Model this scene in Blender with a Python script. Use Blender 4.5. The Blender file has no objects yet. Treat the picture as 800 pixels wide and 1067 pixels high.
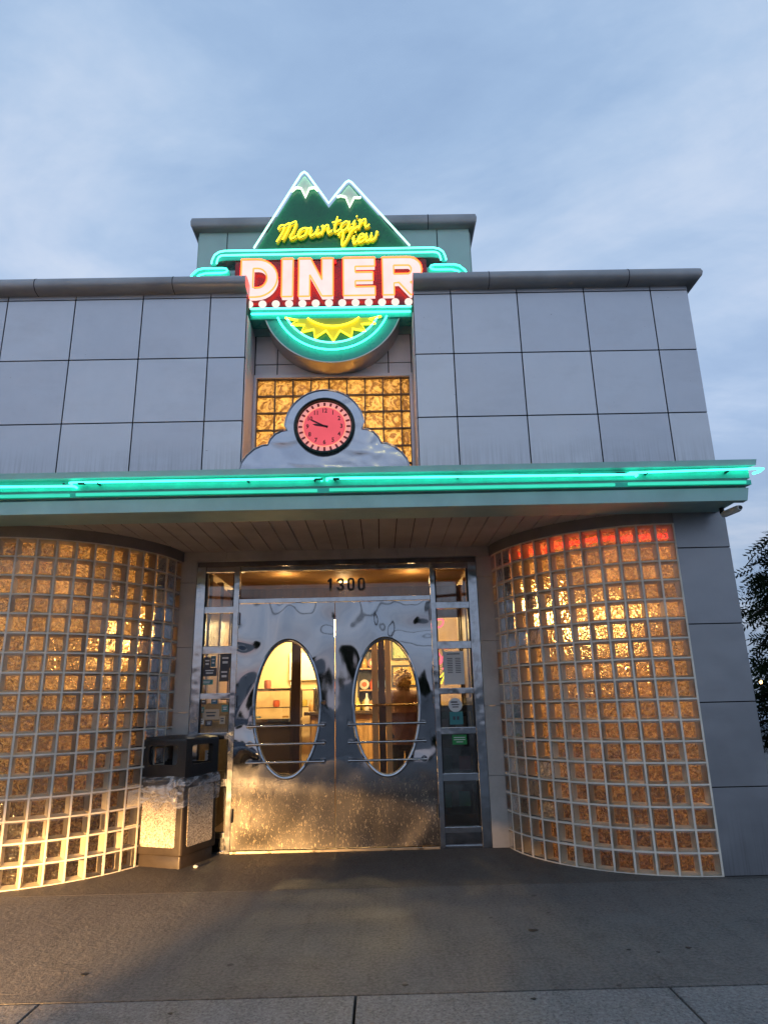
import bpy, bmesh, math, random
from mathutils import Vector, Matrix
random.seed(11)
PI = math.pi
sin, cos = math.sin, math.cos
SC = bpy.context.scene
COL = SC.collection

# ------------------------------------------------------------------ materials
def nt_new(name):
    m = bpy.data.materials.new(name); m.use_nodes = True
    nt = m.node_tree; nt.nodes.clear()
    out = nt.nodes.new('ShaderNodeOutputMaterial')
    return m, nt, out
def N(nt, t, **kw):
    n = nt.nodes.new(t)
    for k, v in kw.items():
        if k.startswith('i_'):
            key = k[2:].replace('_', ' ')
            n.inputs[key].default_value = v
        else: setattr(n, k, v)
    return n
def L(nt, a, b): nt.links.new(a, b)
def rgba(c): return (c[0], c[1], c[2], 1)
def coords(nt, scale=(1, 1, 1)):
    tc = N(nt, 'ShaderNodeTexCoord'); mp = N(nt, 'ShaderNodeMapping')
    mp.inputs['Scale'].default_value = scale
    L(nt, tc.outputs['Object'], mp.inputs['Vector'])
    return mp.outputs['Vector']
def noise(nt, vec, scale, detail=4, rough=.55, dist=0):
    n = N(nt, 'ShaderNodeTexNoise'); n.inputs['Scale'].default_value = scale
    n.inputs['Detail'].default_value = detail; n.inputs['Roughness'].default_value = rough
    n.inputs['Distortion'].default_value = dist
    L(nt, vec, n.inputs['Vector']); return n.outputs['Fac']
def ramp(nt, fac, stops):
    r = N(nt, 'ShaderNodeValToRGB'); e = r.color_ramp.elements
    while len(e) < len(stops): e.new(.5)
    for el, (p, c) in zip(e, stops):
        el.position = p; el.color = rgba(c) if len(c) == 3 else c
    L(nt, fac, r.inputs['Fac']); return r.outputs['Color']
def mixc(nt, fac, a, b, mode='MIX'):
    m = N(nt, 'ShaderNodeMix'); m.data_type = 'RGBA'; m.blend_type = mode
    for s, v in ((m.inputs[0], fac), (m.inputs[6], a), (m.inputs[7], b)):
        if isinstance(v, (int, float)): s.default_value = v
        elif isinstance(v, tuple): s.default_value = rgba(v)
        else: L(nt, v, s)
    return m.outputs[2]
def maprange(nt, v, a, b, c, d):
    m = N(nt, 'ShaderNodeMapRange'); L(nt, v, m.inputs[0])
    for i, x in enumerate((a, b, c, d)): m.inputs[i + 1].default_value = x
    return m.outputs[0]
def math_(nt, op, a, b=None):
    m = N(nt, 'ShaderNodeMath'); m.operation = op
    for s, v in ((m.inputs[0], a), (m.inputs[1], b)):
        if v is None: continue
        if isinstance(v, (int, float)): s.default_value = v
        else: L(nt, v, s)
    return m.outputs[0]
def bump(nt, h, strength, dist=.01):
    b = N(nt, 'ShaderNodeBump'); b.inputs['Strength'].default_value = strength
    b.inputs['Distance'].default_value = dist
    L(nt, h, b.inputs['Height']); return b.outputs['Normal']

def paint(name, c, rough=.5, metal=0., var=.12, vs=3., bs=.0, bscale=40, c2=None, spec=.5, coat=0.):
    m, nt, out = nt_new(name)
    p = N(nt, 'ShaderNodeBsdfPrincipled')
    v = coords(nt); n = noise(nt, v, vs, 6, .6)
    a = tuple(x * (1 - var) for x in c); b = c2 or tuple(min(1, x * (1 + var)) for x in c)
    L(nt, ramp(nt, n, [(.3, a), (.7, b)]), p.inputs['Base Color'])
    n2 = noise(nt, v, vs * 5, 4)
    L(nt, maprange(nt, n2, .3, .7, max(0, rough - .07), min(1, rough + .07)), p.inputs['Roughness'])
    p.inputs['Metallic'].default_value = metal
    p.inputs['Specular IOR Level'].default_value = spec
    p.inputs['Coat Weight'].default_value = coat
    if bs: L(nt, bump(nt, noise(nt, v, bscale, 5), bs), p.inputs['Normal'])
    L(nt, p.outputs[0], out.inputs[0]); return m
def emit(name, c, s=1.):
    m, nt, out = nt_new(name)
    v = coords(nt); n = noise(nt, v, 6, 2)
    e = N(nt, 'ShaderNodeEmission')
    L(nt, ramp(nt, n, [(.25, tuple(x * .86 for x in c)), (.75, c)]), e.inputs['Color'])
    e.inputs['Strength'].default_value = s
    L(nt, e.outputs[0], out.inputs[0]); return m
def tube_glass(name, c, s, dark=.0):
    return emit(name, c, s)

def mat_cladding(k=1., nm='silver_composite_panel'):
    m, nt, out = nt_new(nm)
    p = N(nt, 'ShaderNodeBsdfPrincipled'); v = coords(nt)
    a = noise(nt, v, 1.3, 5, .6)
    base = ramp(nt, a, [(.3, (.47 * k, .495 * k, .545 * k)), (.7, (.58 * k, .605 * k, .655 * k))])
    # vertical grime streaks, strongest above a ledge
    vs = coords(nt, (55, 55, 1.2)); st = noise(nt, vs, 1., 5, .7)
    tc = N(nt, 'ShaderNodeTexCoord'); sp = N(nt, 'ShaderNodeSeparateXYZ'); L(nt, tc.outputs['Object'], sp.inputs[0])
    z = sp.outputs['Z']
    low = math_(nt, 'ADD', math_(nt, 'MULTIPLY', maprange(nt, z, 3.0, 3.35, 1, 0), maprange(nt, z, 2.9, 2.95, 0, 1)),
                math_(nt, 'MULTIPLY', maprange(nt, z, .0, .5, .8, 0), 1.))
    f = math_(nt, 'MULTIPLY', maprange(nt, st, .45, .66, 0, .5), low)
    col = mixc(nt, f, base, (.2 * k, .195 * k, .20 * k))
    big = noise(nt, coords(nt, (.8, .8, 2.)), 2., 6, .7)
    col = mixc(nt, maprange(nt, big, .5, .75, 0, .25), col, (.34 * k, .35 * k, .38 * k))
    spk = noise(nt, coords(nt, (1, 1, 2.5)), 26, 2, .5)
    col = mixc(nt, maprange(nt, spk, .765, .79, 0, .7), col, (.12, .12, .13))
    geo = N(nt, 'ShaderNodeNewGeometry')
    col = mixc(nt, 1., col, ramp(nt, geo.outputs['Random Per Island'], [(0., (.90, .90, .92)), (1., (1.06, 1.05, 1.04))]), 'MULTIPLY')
    L(nt, col, p.inputs['Base Color'])
    p.inputs['Metallic'].default_value = .7
    L(nt, maprange(nt, a, .3, .7, .30, .46), p.inputs['Roughness'])
    L(nt, bump(nt, noise(nt, v, 1.6, 2), .3, .06), p.inputs['Normal'])
    L(nt, p.outputs[0], out.inputs[0]); return m

def mat_steel_door():
    m, nt, out = nt_new('polished_wavy_steel')
    p = N(nt, 'ShaderNodeBsdfPrincipled'); v = coords(nt)
    tc = N(nt, 'ShaderNodeTexCoord'); sp = N(nt, 'ShaderNodeSeparateXYZ'); L(nt, tc.outputs['Object'], sp.inputs[0])
    low = maprange(nt, sp.outputs['Z'], .45, .74, 1, 0)
    grime = noise(nt, coords(nt, (18, 18, 9)), 1., 8, .75, 1.2)
    scr = noise(nt, coords(nt, (60, 60, 22)), 1., 4, .7, 2.)
    g = math_(nt, 'MULTIPLY', maprange(nt, grime, .5, .68, 0, 1), low)
    g2 = math_(nt, 'MULTIPLY', maprange(nt, scr, .58, .66, 0, 1), low)
    base = mixc(nt, math_(nt, 'MULTIPLY', low, .85), (.34, .36, .40), (.055, .048, .04))
    base = mixc(nt, math_(nt, 'MULTIPLY', g, .55), base, (.13, .11, .085))
    base = mixc(nt, g2, base, (.62, .52, .36))
    L(nt, base, p.inputs['Base Color'])
    L(nt, math_(nt, 'SUBTRACT', 1., math_(nt, 'MULTIPLY', math_(nt, 'ADD', g, g2), .35)), p.inputs['Metallic'])
    r = math_(nt, 'ADD', math_(nt, 'MULTIPLY', low, .34), math_(nt, 'MULTIPLY', g, .2))
    L(nt, math_(nt, 'ADD', r, .045), p.inputs['Roughness'])
    w = noise(nt, coords(nt, (1., 1., .8)), 2.3, 0, .4, .7)
    w2 = noise(nt, coords(nt, (1.4, 1.4, .8)), 6., 1, .4)
    hh = math_(nt, 'ADD', w, math_(nt, 'MULTIPLY', w2, .035))
    b1 = N(nt, 'ShaderNodeBump'); b1.inputs['Strength'].default_value = 1.; b1.inputs['Distance'].default_value = .031
    L(nt, hh, b1.inputs['Height'])
    b2 = N(nt, 'ShaderNodeBump'); b2.inputs['Strength'].default_value = .25; b2.inputs['Distance'].default_value = .004
    L(nt, math_(nt, 'MULTIPLY', scr, low), b2.inputs['Height']); L(nt, b1.outputs[0], b2.inputs['Normal'])
    L(nt, b2.outputs[0], p.inputs['Normal'])
    L(nt, p.outputs[0], out.inputs[0]); return m

def mat_chrome(name='chrome', c=(.62, .63, .66), rough=.08, wav=.25):
    m, nt, out = nt_new(name)
    p = N(nt, 'ShaderNodeBsdfPrincipled'); v = coords(nt)
    n = noise(nt, v, 12, 5)
    L(nt, ramp(nt, n, [(.3, tuple(x * .8 for x in c)), (.7, c)]), p.inputs['Base Color'])
    p.inputs['Metallic'].default_value = 1
    L(nt, maprange(nt, n, .3, .7, rough * .7, rough * 1.8), p.inputs['Roughness'])
    L(nt, bump(nt, noise(nt, v, 5, 2), wav, .02), p.inputs['Normal'])
    L(nt, p.outputs[0], out.inputs[0]); return m

def mat_cloud():
    m, nt, out = nt_new('polished_cloud_plate')
    p = N(nt, 'ShaderNodeBsdfPrincipled'); v = coords(nt)
    n = noise(nt, v, 3, 5)
    L(nt, ramp(nt, n, [(.3, (.40, .43, .50)), (.7, (.50, .53, .60))]), p.inputs['Base Color'])
    p.inputs['Metallic'].default_value = .8; p.inputs['Roughness'].default_value = .16
    L(nt, bump(nt, noise(nt, coords(nt, (1., 1., 1.6)), 2.6, 1.5, .4, .8), 1., .03), p.inputs['Normal'])
    L(nt, p.outputs[0], out.inputs[0]); return m
def mat_clear(name, tint=(1, 1, 1), refl=.10, rough=.02, wav=0.):
    m, nt, out = nt_new(name)
    t = N(nt, 'ShaderNodeBsdfTransparent'); t.inputs[0].default_value = rgba(tint)
    g = N(nt, 'ShaderNodeBsdfGlossy'); g.inputs['Roughness'].default_value = rough
    v = coords(nt)
    fr = N(nt, 'ShaderNodeFresnel'); fr.inputs[0].default_value = 1.5
    f = math_(nt, 'ADD', math_(nt, 'MULTIPLY', fr.outputs[0], .9), maprange(nt, noise(nt, v, 4, 4), .4, .7, refl * .3, refl))
    if wav:
        L(nt, bump(nt, noise(nt, v, 30, 3), wav, .01), g.inputs['Normal'])
    mx = N(nt, 'ShaderNodeMixShader'); L(nt, f, mx.inputs[0]); L(nt, t.outputs[0], mx.inputs[1]); L(nt, g.outputs[0], mx.inputs[2])
    L(nt, mx.outputs[0], out.inputs[0]); return m

def mat_block_back(name='patterned_block_glass', tint=(1, .82, .55), trl=.5, scale=26., dim=1.):
    """pressed, wavy inner face of a glass block: part refraction, part diffuse transmission"""
    m, nt, out = nt_new(name)
    v = coords(nt)
    geo = N(nt, 'ShaderNodeNewGeometry'); ri = geo.outputs['Random Per Island']
    va = N(nt, 'ShaderNodeVectorMath'); va.operation = 'ADD'; L(nt, v, va.inputs[0])
    cx_ = N(nt, 'ShaderNodeCombineXYZ'); L(nt, math_(nt, 'MULTIPLY', ri, 37.), cx_.inputs[0]); L(nt, cx_.outputs[0], va.inputs[1]); v0 = v; v = va.outputs[0]
    n1 = noise(nt, v, scale, 2, .5, 1.6)
    vo = N(nt, 'ShaderNodeTexVoronoi'); vo.feature = 'DISTANCE_TO_EDGE'; vo.inputs['Scale'].default_value = scale * 1.1
    L(nt, v, vo.inputs['Vector'])
    hgt = math_(nt, 'ADD', n1, math_(nt, 'MULTIPLY', vo.outputs['Distance'], .7))
    nb = bump(nt, hgt, 1., .02)
    rf = N(nt, 'ShaderNodeBsdfRefraction'); rf.inputs['IOR'].default_value = 1.35; rf.inputs['Roughness'].default_value = .05
    sp_ = noise(nt, v, scale * 2.3, 3, .65, .8); lo_ = noise(nt, v0, 2.1, 3, .5)
    k_ = math_(nt, 'MULTIPLY', maprange(nt, sp_, .38, .60, .36, 1.05), math_(nt, 'MULTIPLY', maprange(nt, lo_, .36, .62, dim, 1.), maprange(nt, ri, 0, 1, .62, 1.12)))
    L(nt, mixc(nt, k_, (.03, .02, .012), tint), rf.inputs['Color']); L(nt, nb, rf.inputs['Normal'])
    tr = N(nt, 'ShaderNodeBsdfTranslucent')
    pat = maprange(nt, n1, .40, .60, .12, 1.)
    tcol = mixc(nt, pat, (.25, .14, .06), tint)
    L(nt, mixc(nt, k_, (.03, .02, .01), tcol) if dim < 1 else tcol, tr.inputs['Color']); L(nt, nb, tr.inputs['Normal'])
    gl = N(nt, 'ShaderNodeBsdfGlossy'); gl.inputs['Roughness'].default_value = .12; L(nt, nb, gl.inputs['Normal'])
    a = N(nt, 'ShaderNodeMixShader'); a.inputs[0].default_value = trl
    L(nt, rf.outputs[0], a.inputs[1]); L(nt, tr.outputs[0], a.inputs[2])
    b = N(nt, 'ShaderNodeMixShader'); b.inputs[0].default_value = .07
    L(nt, a.outputs[0], b.inputs[1]); L(nt, gl.outputs[0], b.inputs[2])
    L(nt, b.outputs[0], out.inputs[0]); return m
def mat_block_side():
    m, nt, out = nt_new('block_edge_glass')
    v = coords(nt); n = noise(nt, v, 20, 3)
    d = N(nt, 'ShaderNodeBsdfDiffuse'); L(nt, ramp(nt, n, [(.3, (.72, .66, .54)), (.7, (.88, .82, .70))]), d.inputs[0])
    t = N(nt, 'ShaderNodeBsdfTranslucent'); t.inputs[0].default_value = (.6, .42, .24, 1)
    g = N(nt, 'ShaderNodeBsdfGlossy'); g.inputs['Roughness'].default_value = .15
    a = N(nt, 'ShaderNodeMixShader'); a.inputs[0].default_value = .25; L(nt, d.outputs[0], a.inputs[1]); L(nt, t.outputs[0], a.inputs[2])
    b = N(nt, 'ShaderNodeMixShader'); b.inputs[0].default_value = .15; L(nt, a.outputs[0], b.inputs[1]); L(nt, g.outputs[0], b.inputs[2])
    L(nt, b.outputs[0], out.inputs[0]); return m

def mat_concrete(name, c0, c1, stain=True, rough=(.45, .75), agg=.0):
    m, nt, out = nt_new(name)
    p = N(nt, 'ShaderNodeBsdfPrincipled'); v = coords(nt)
    big = noise(nt, v, 1.3, 9, .72, .8); fine = noise(nt, v, 55, 4, .75)
    mid = noise(nt, coords(nt, (6, 1.2, 1)), 1.6, 7, .7)
    col = ramp(nt, big, [(.3, c0), (.72, c1)])
    col = mixc(nt, maprange(nt, mid, .46, .66, 0, .7), col, tuple(x * .45 for x in c0))
    pat = noise(nt, v, 3.4, 5, .7, 1.2)
    col = mixc(nt, maprange(nt, pat, .55, .72, 0, .45), col, tuple(min(1, x * 1.5) for x in c1))
    col = mixc(nt, maprange(nt, fine, .36, .68, 0, .75), col, tuple(min(1, x * 2.0) for x in c1))
    vo = N(nt, 'ShaderNodeTexVoronoi'); vo.inputs['Scale'].default_value = 70; L(nt, v, vo.inputs['Vector'])
    if agg: col = mixc(nt, maprange(nt, vo.outputs['Distance'], .22, .3, agg, 0), col, tuple(x * .35 for x in c0))
    ck = N(nt, 'ShaderNodeTexVoronoi'); ck.feature = 'DISTANCE_TO_EDGE'; ck.inputs['Scale'].default_value = .42
    wv = N(nt, 'ShaderNodeMix'); wv.data_type = 'RGBA'; wv.inputs[0].default_value = .16; nz_ = N(nt, 'ShaderNodeTexNoise'); nz_.inputs['Scale'].default_value = 3.; nz_.inputs['Detail'].default_value = 8; L(nt, v, nz_.inputs['Vector'])
    L(nt, v, wv.inputs[6]); L(nt, nz_.outputs['Color'], wv.inputs[7]); L(nt, wv.outputs[2], ck.inputs['Vector'])
    cm = math_(nt, 'MULTIPLY', maprange(nt, ck.outputs['Distance'], .0006, .0018, .35, 0), maprange(nt, pat, .5, .58, 0, 1))
    col = mixc(nt, cm, col, (.008, .008, .008))
    gr = noise(nt, coords(nt, (1, 1.6, 1)), 2.2, 7, .75, .6)
    col = mixc(nt, maprange(nt, gr, .54, .72, 0, .4), col, tuple(x * .4 for x in c0))
    sp = noise(nt, v, 11, 2, .4)
    if stain: col = mixc(nt, maprange(nt, sp, .73, .76, 0, .7), col, (.012, .012, .012))
    L(nt, col, p.inputs['Base Color'])
    L(nt, maprange(nt, big, .3, .7, rough[0], rough[1]), p.inputs['Roughness'])
    hh = math_(nt, 'ADD', math_(nt, 'MULTIPLY', fine, .8), noise(nt, v, 22, 5))
    L(nt, bump(nt, hh, .9, .012), p.inputs['Normal'])
    L(nt, p.outputs[0], out.inputs[0]); return m

def mat_leaf(name, c):
    m, nt, out = nt_new(name); v = coords(nt)
    col = ramp(nt, noise(nt, v, 2.5, 5, .7), [(.3, tuple(x * .45 for x in c)), (.7, c)])
    d = N(nt, 'ShaderNodeBsdfDiffuse'); t = N(nt, 'ShaderNodeBsdfTranslucent')
    L(nt, col, d.inputs[0]); L(nt, col, t.inputs[0])
    a = N(nt, 'ShaderNodeMixShader'); a.inputs[0].default_value = .3; L(nt, d.outputs[0], a.inputs[1]); L(nt, t.outputs[0], a.inputs[2])
    L(nt, a.outputs[0], out.inputs[0]); return m
def mat_wood(name, c0, c1, scale=(1, 1, .15), sc=9, rough=.45):
    m, nt, out = nt_new(name); p = N(nt, 'ShaderNodeBsdfPrincipled')
    n = noise(nt, coords(nt, scale), sc, 6, .65, 2.)
    L(nt, ramp(nt, n, [(.3, c0), (.7, c1)]), p.inputs['Base Color']); p.inputs['Roughness'].default_value = rough
    L(nt, bump(nt, n, .2, .004), p.inputs['Normal'])
    L(nt, p.outputs[0], out.inputs[0]); return m

CLAD = mat_cladding()
CLAD2 = mat_cladding(.56, 'shaded_composite_panel')  # copy of the cladding darkened to carry the canopy's shade
REVEAL = paint('neon_lit_reveal_panel', (.85, .74, .76), .45, .1, .1, 1.5)  # pink spill of the sign's red neon put into this colour
JOINT = paint('dark_joint_sealant', (.012, .012, .014), .8)
CORN = paint('grey_metal_coping', (.34, .35, .37), .42, .3, .2, 2.)
TOWER = paint('neon_tinted_panel', (.50, .70, .67), .5, .05, .1, 1.)  # teal of the neon glow mixed into the panel colour
RECP = paint('spill_tinted_panel', (.88, .78, .80), .5, .05, .12, 1.5)  # lightened and pinked to carry the sign's neon light
STONE = paint('grey_stone_tile', (.40, .385, .37), .5, 0, .18, 4., .15, 60)
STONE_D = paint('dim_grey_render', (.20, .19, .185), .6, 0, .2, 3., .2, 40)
SOFF = paint('brown_grey_soffit', (.52, .485, .45), .75, .0, .2, 2., spec=.15)
FASC = paint('fascia_metal', (.34, .56, .55), .45, .2, .12, 3.)  # teal light of the tubes is part of this base colour
FASC_G = paint('green_painted_channel', (.03, .50, .39), .35, .1, .2, 5.)
DARK = paint('black_metal', (.015, .015, .017), .35, .3)
MORT = paint('glass_block_mortar', (.74, .69, .60), .75, 0, .15, 6., .3, 80)
DOOR = mat_steel_door()
CHROME = mat_chrome('chrome', (.44, .46, .50), .1, .3)
CHROMED = mat_chrome('dark_chrome', (.22, .23, .25), .12, .35)
GLASS = mat_clear('window_glass', (.97, .97, .95), .02)
GLASSI = mat_clear('inner_glass', (.98, .98, .97), .0)
GLASSD = mat_clear('sidelite_glass', (.80, .80, .78), .12)
BFRONT = mat_clear('block_face_glass', (.95, .94, .9), .06, .07, .5)
BBACK = mat_block_back('patterned_block_glass', (1, .82, .52), .40, 26., .75)
BBACK2 = mat_block_back('amber_block_glass', (1, .78, .42), .9, 14.)
BSIDE = mat_block_side()
TEAL = emit('teal_neon', (.09, 1.6, 1.12), 3.4)
TEALD = emit('dim_teal_neon', (.06, .85, .6), 1.)
TEALW = emit('pale_teal_neon', (.2, 1.6, 1.25), 2.4)
WHITEN = emit('white_neon', (1.5, 1.8, 1.35), 1.5)
REDN = emit('red_orange_neon', (5., .21, .045), 3.1)
REDN2 = emit('red_neon', (5., .12, .1), 1.)
YELN = emit('yellow_neon', (1.6, 1.3, .05), 2.2)
YELF = paint('yellow_letter_enamel', (.75, .62, .02), .35, 0, .15)
LETF = emit('lit_letter_face', (1.5, .93, .90), 1.)  # white faces given a glow for the neon falling on them
BULB = emit('warm_white_bulb', (1.25, 1.02, .92), 1.)
SGREEN = paint('dark_green_enamel', (.005, .19, .095), .3, 0, .2)
STEAL = paint('teal_enamel', (.04, .38, .32), .3, 0, .12)
SRED = paint('dark_red_enamel', (.12, .004, .01), .3, 0, .2)
SNOW = paint('pale_green_enamel', (.85, .92, .78), .35, 0, .1)
SSIDE = paint('sign_side_aluminium', (.42, .40, .39), .28, .8, .15, 3.)
SIDEP = mat_chrome('brushed_sign_edge', (.60, .55, .53), .38, .15)
CLOUD = mat_cloud()
CLOCKB = paint('black_green_bezel', (.01, .022, .016), .15, .3, .3)
CLOCKF = emit('lit_pink_clock_face', (.92, .13, .17), 1.)
CLOCKR = emit('pale_pink_ring', (.95, .38, .36), 1.)
CLOCKK = paint('dark_red_print', (.12, .004, .012), .5)
ICEIL = paint('cream_ceiling', (.62, .52, .34), .7, 0, .06)
IWALL = paint('cream_wall', (.6, .44, .24), .6, 0, .1)
ITAN = paint('tan_panel', (.5, .3, .15), .5, 0, .12)
IFLOOR = paint('brown_floor_tile', (.14, .075, .04), .35, 0, .3, 5.)
IWOOD = mat_wood('brown_wood', (.05, .022, .01), (.13, .06, .028))
IOAK = mat_wood('pale_oak', (.35, .2, .08), (.55, .34, .15))
IDARK = paint('dark_cabinet', (.02, .013, .01), .4)
LAMPW = emit('ceiling_lamp_glass', (7, 4.8, 2.2), 1.)
PLAST = paint('black_plastic', (.014, .014, .015), .4, 0, .25, 6.)
PLASTB = paint('brown_black_plastic', (.035, .027, .022), .42, 0, .25, 6.)

def mat_agg():
    m, nt, out = nt_new('exposed_aggregate'); p = N(nt, 'ShaderNodeBsdfPrincipled'); v = coords(nt)
    vo = N(nt, 'ShaderNodeTexVoronoi'); vo.inputs['Scale'].default_value = 120; L(nt, v, vo.inputs['Vector'])
    L(nt, ramp(nt, vo.outputs['Color'], [(.1, (.16, .13, .10)), (.45, (.5, .44, .35)), (.8, (.72, .66, .56))]), p.inputs['Base Color'])
    L(nt, bump(nt, vo.outputs['Distance'], 1., .006), p.inputs['Normal']); p.inputs['Roughness'].default_value = .7
    L(nt, p.outputs[0], out.inputs[0]); return m
AGG = mat_agg()
def mat_bag():
    m, nt, out = nt_new('clear_crinkled_plastic'); v = coords(nt)
    n = noise(nt, coords(nt, (1, 1, 2.2)), 5, 4, .55, 2.5)
    nb = bump(nt, n, 1., .03)
    t = N(nt, 'ShaderNodeBsdfTransparent'); t.inputs[0].default_value = (.93, .94, .96, 1)
    g = N(nt, 'ShaderNodeBsdfGlossy'); g.inputs['Roughness'].default_value = .16; L(nt, nb, g.inputs['Normal'])
    d = N(nt, 'ShaderNodeBsdfDiffuse'); d.inputs[0].default_value = (.75, .77, .8, 1); L(nt, nb, d.inputs['Normal'])
    a = N(nt, 'ShaderNodeMixShader'); a.inputs[0].default_value = .5; L(nt, g.outputs[0], a.inputs[1]); L(nt, d.outputs[0], a.inputs[2])
    b = N(nt, 'ShaderNodeMixShader'); L(nt, maprange(nt, n, .44, .66, .10, .85), b.inputs[0])
    L(nt, t.outputs[0], b.inputs[1]); L(nt, a.outputs[0], b.inputs[2])
    L(nt, b.outputs[0], out.inputs[0]); return m
BAG = mat_bag()

# ------------------------------------------------------------------ mesh helpers
class MB:
    def __init__(s): s.v = []; s.f = []; s.m = []
    def quad(s, a, b, c, d, mi=0):
        i = len(s.v); s.v += [a, b, c, d]; s.f.append((i, i + 1, i + 2, i + 3)); s.m.append(mi)
    def poly(s, pts, mi=0):
        i = len(s.v); s.v += list(pts); s.f.append(tuple(range(i, i + len(pts)))); s.m.append(mi)
    def box(s, x0, x1, y0, y1, z0, z1, mi=0, bev=0.):
        i = len(s.v)
        s.v += [(x, y, z) for z in (z0, z1) for y in (y0, y1) for x in (x0, x1)]
        for q in ((0, 2, 3, 1), (4, 5, 7, 6), (0, 1, 5, 4), (1, 3, 7, 5), (3, 2, 6, 7), (2, 0, 4, 6)):
            s.f.append(tuple(i + k for k in q)); s.m.append(mi)
    def loft(s, rings, closed=True, caps=True, mi=0):
        n = len(rings[0]); b = len(s.v)
        for r in rings: s.v += list(r)
        for k in range(len(rings) - 1):
            for j in range(n if closed else n - 1):
                a = b + k * n + j; c = b + k * n + (j + 1) % n
                s.f.append((a, c, c + n, a + n)); s.m.append(mi)
        if caps:
            s.f.append(tuple(b + j for j in reversed(range(n)))); s.m.append(mi)
            s.f.append(tuple(b + (len(rings) - 1) * n + j for j in range(n))); s.m.append(mi)
    def tube(s, pts, r, n=8, mi=0, closed=False):
        P = [Vector(p) for p in pts]; rings = []
        up = None
        for i, p in enumerate(P):
            if closed: t = (P[(i + 1) % len(P)] - P[i - 1])
            else: t = (P[min(i + 1, len(P) - 1)] - P[max(i - 1, 0)])
            if t.length < 1e-9: t = Vector((0, 0, 1))
            t.normalize()
            if up is None:
                up = Vector((0, -1, 0)) if abs(t.y) < .9 else Vector((0, 0, 1))
            u = (up - t * up.dot(t))
            if u.length < 1e-6: u = Vector((1, 0, 0)) - t * t.x
            u.normalize(); w = t.cross(u); up = u
            rr = r[i] if isinstance(r, (list, tuple)) else r
            rings.append([tuple(p + u * (rr * cos(a)) + w * (rr * sin(a))) for a in [2 * PI * k / n for k in range(n)]])
        if closed: rings.append(rings[0])
        s.loft(rings, True, not closed, mi)
    def cyl(s, c, r, h, n=24, axis='z', r2=None, mi=0):
        r2 = r if r2 is None else r2; rings = []
        for rr, hh in ((r, 0), (r2, h)):
            ring = []
            for k in range(n):
                a = 2 * PI * k / n; x, y = rr * cos(a), rr * sin(a)
                ring.append({'z': (c[0] + x, c[1] + y, c[2] + hh), 'y': (c[0] + x, c[1] + hh, c[2] + y), 'x': (c[0] + hh, c[1] + x, c[2] + y)}[axis])
            rings.append(ring)
        s.loft(rings, mi=mi)
    def lathe(s, c, prof, n=24, mi=0):
        s.loft([[(c[0] + r * cos(2 * PI * k / n), c[1] + r * sin(2 * PI * k / n), c[2] + z) for k in range(n)] for r, z in prof], mi=mi)
    def plate(s, pts, y0, y1, mi=0, ms=None):
        """outline in X,Z extruded along Y, front face at y0"""
        n = len(pts); i = len(s.v)
        s.v += [(x, y0, z) for x, z in pts] + [(x, y1, z) for x, z in pts]
        s.f.append(tuple(range(i, i + n))); s.m.append(mi)
        s.f.append(tuple(i + n + k for k in reversed(range(n)))); s.m.append(mi)
        for k in range(n):
            s.f.append((i + k, i + n + k, i + n + (k + 1) % n, i + (k + 1) % n)); s.m.append(mi if ms is None else ms)
def obj(name, mb, mats, parent=None, smooth=False, bevel=0., label=None):
    me = bpy.data.meshes.new(name)
    me.from_pydata([tuple(v) for v in mb.v], [], mb.f)
    if not isinstance(mats, (list, tuple)): mats = [mats]
    for m in mats: me.materials.append(m)
    me.polygons.foreach_set('material_index', mb.m)
    bm = bmesh.new(); bm.from_mesh(me)
    bmesh.ops.recalc_face_normals(bm, faces=bm.faces)
    if bevel:
        bmesh.ops.bevel(bm, geom=bm.edges[:], offset=bevel, segments=2, affect='EDGES', profile=.6)
    bm.to_mesh(me); bm.free()
    if smooth:
        me.polygons.foreach_set('use_smooth', [True] * len(me.polygons))
        try: me.set_sharp_from_angle(angle=math.radians(40))
        except Exception: pass
    me.update()
    o = bpy.data.objects.new(name, me); COL.objects.link(o)
    if parent:
        o.parent = parent; w = wloc(parent); o.location = (-w[0], -w[1], -w[2])
    if label: o['label'] = label
    return o
def parts(name, mb, mats, parent=None, **k):
    """one object for every connected piece of the mesh"""
    par = list(range(len(mb.v)))
    def fd(i):
        while par[i] != i: par[i] = par[par[i]]; i = par[i]
        return i
    for f in mb.f:
        for q in f[1:]: par[fd(q)] = fd(f[0])
    grp = {}
    for f, mi in zip(mb.f, mb.m): grp.setdefault(fd(f[0]), []).append((f, mi))
    out = []
    for fs in grp.values():
        m = MB(); mp_ = {}
        for f, mi in fs:
            for i in f:
                if i not in mp_: mp_[i] = len(m.v); m.v.append(mb.v[i])
            m.f.append(tuple(mp_[i] for i in f)); m.m.append(mi)
        out.append(obj(name, m, mats, parent, **k))
    return out
def side_split(mb, X):
    a, b = MB(), MB()
    for f, mi in zip(mb.f, mb.m):
        t = a if sum(mb.v[i][0] for i in f) / len(f) < X else b
        n = len(t.v); t.v += [mb.v[i] for i in f]; t.f.append(tuple(range(n, n + len(f)))); t.m.append(mi)
    for t in (a, b):   # weld
        d = {}; nv = []; mp_ = []
        for v in t.v:
            key = tuple(round(c, 5) for c in v)
            if key not in d: d[key] = len(nv); nv.append(v)
            mp_.append(d[key])
        t.v = nv; t.f = [tuple(mp_[i] for i in f) for f in t.f]
    return a, b
def wloc(o):
    v = Vector((0, 0, 0))
    while o: v += o.location; o = o.parent
    return v
def tag(o, label, cat, group=None, kind=None):
    o['label'] = label; o['category'] = cat
    if group: o['group'] = group
    if kind: o['kind'] = kind
    return o
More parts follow.
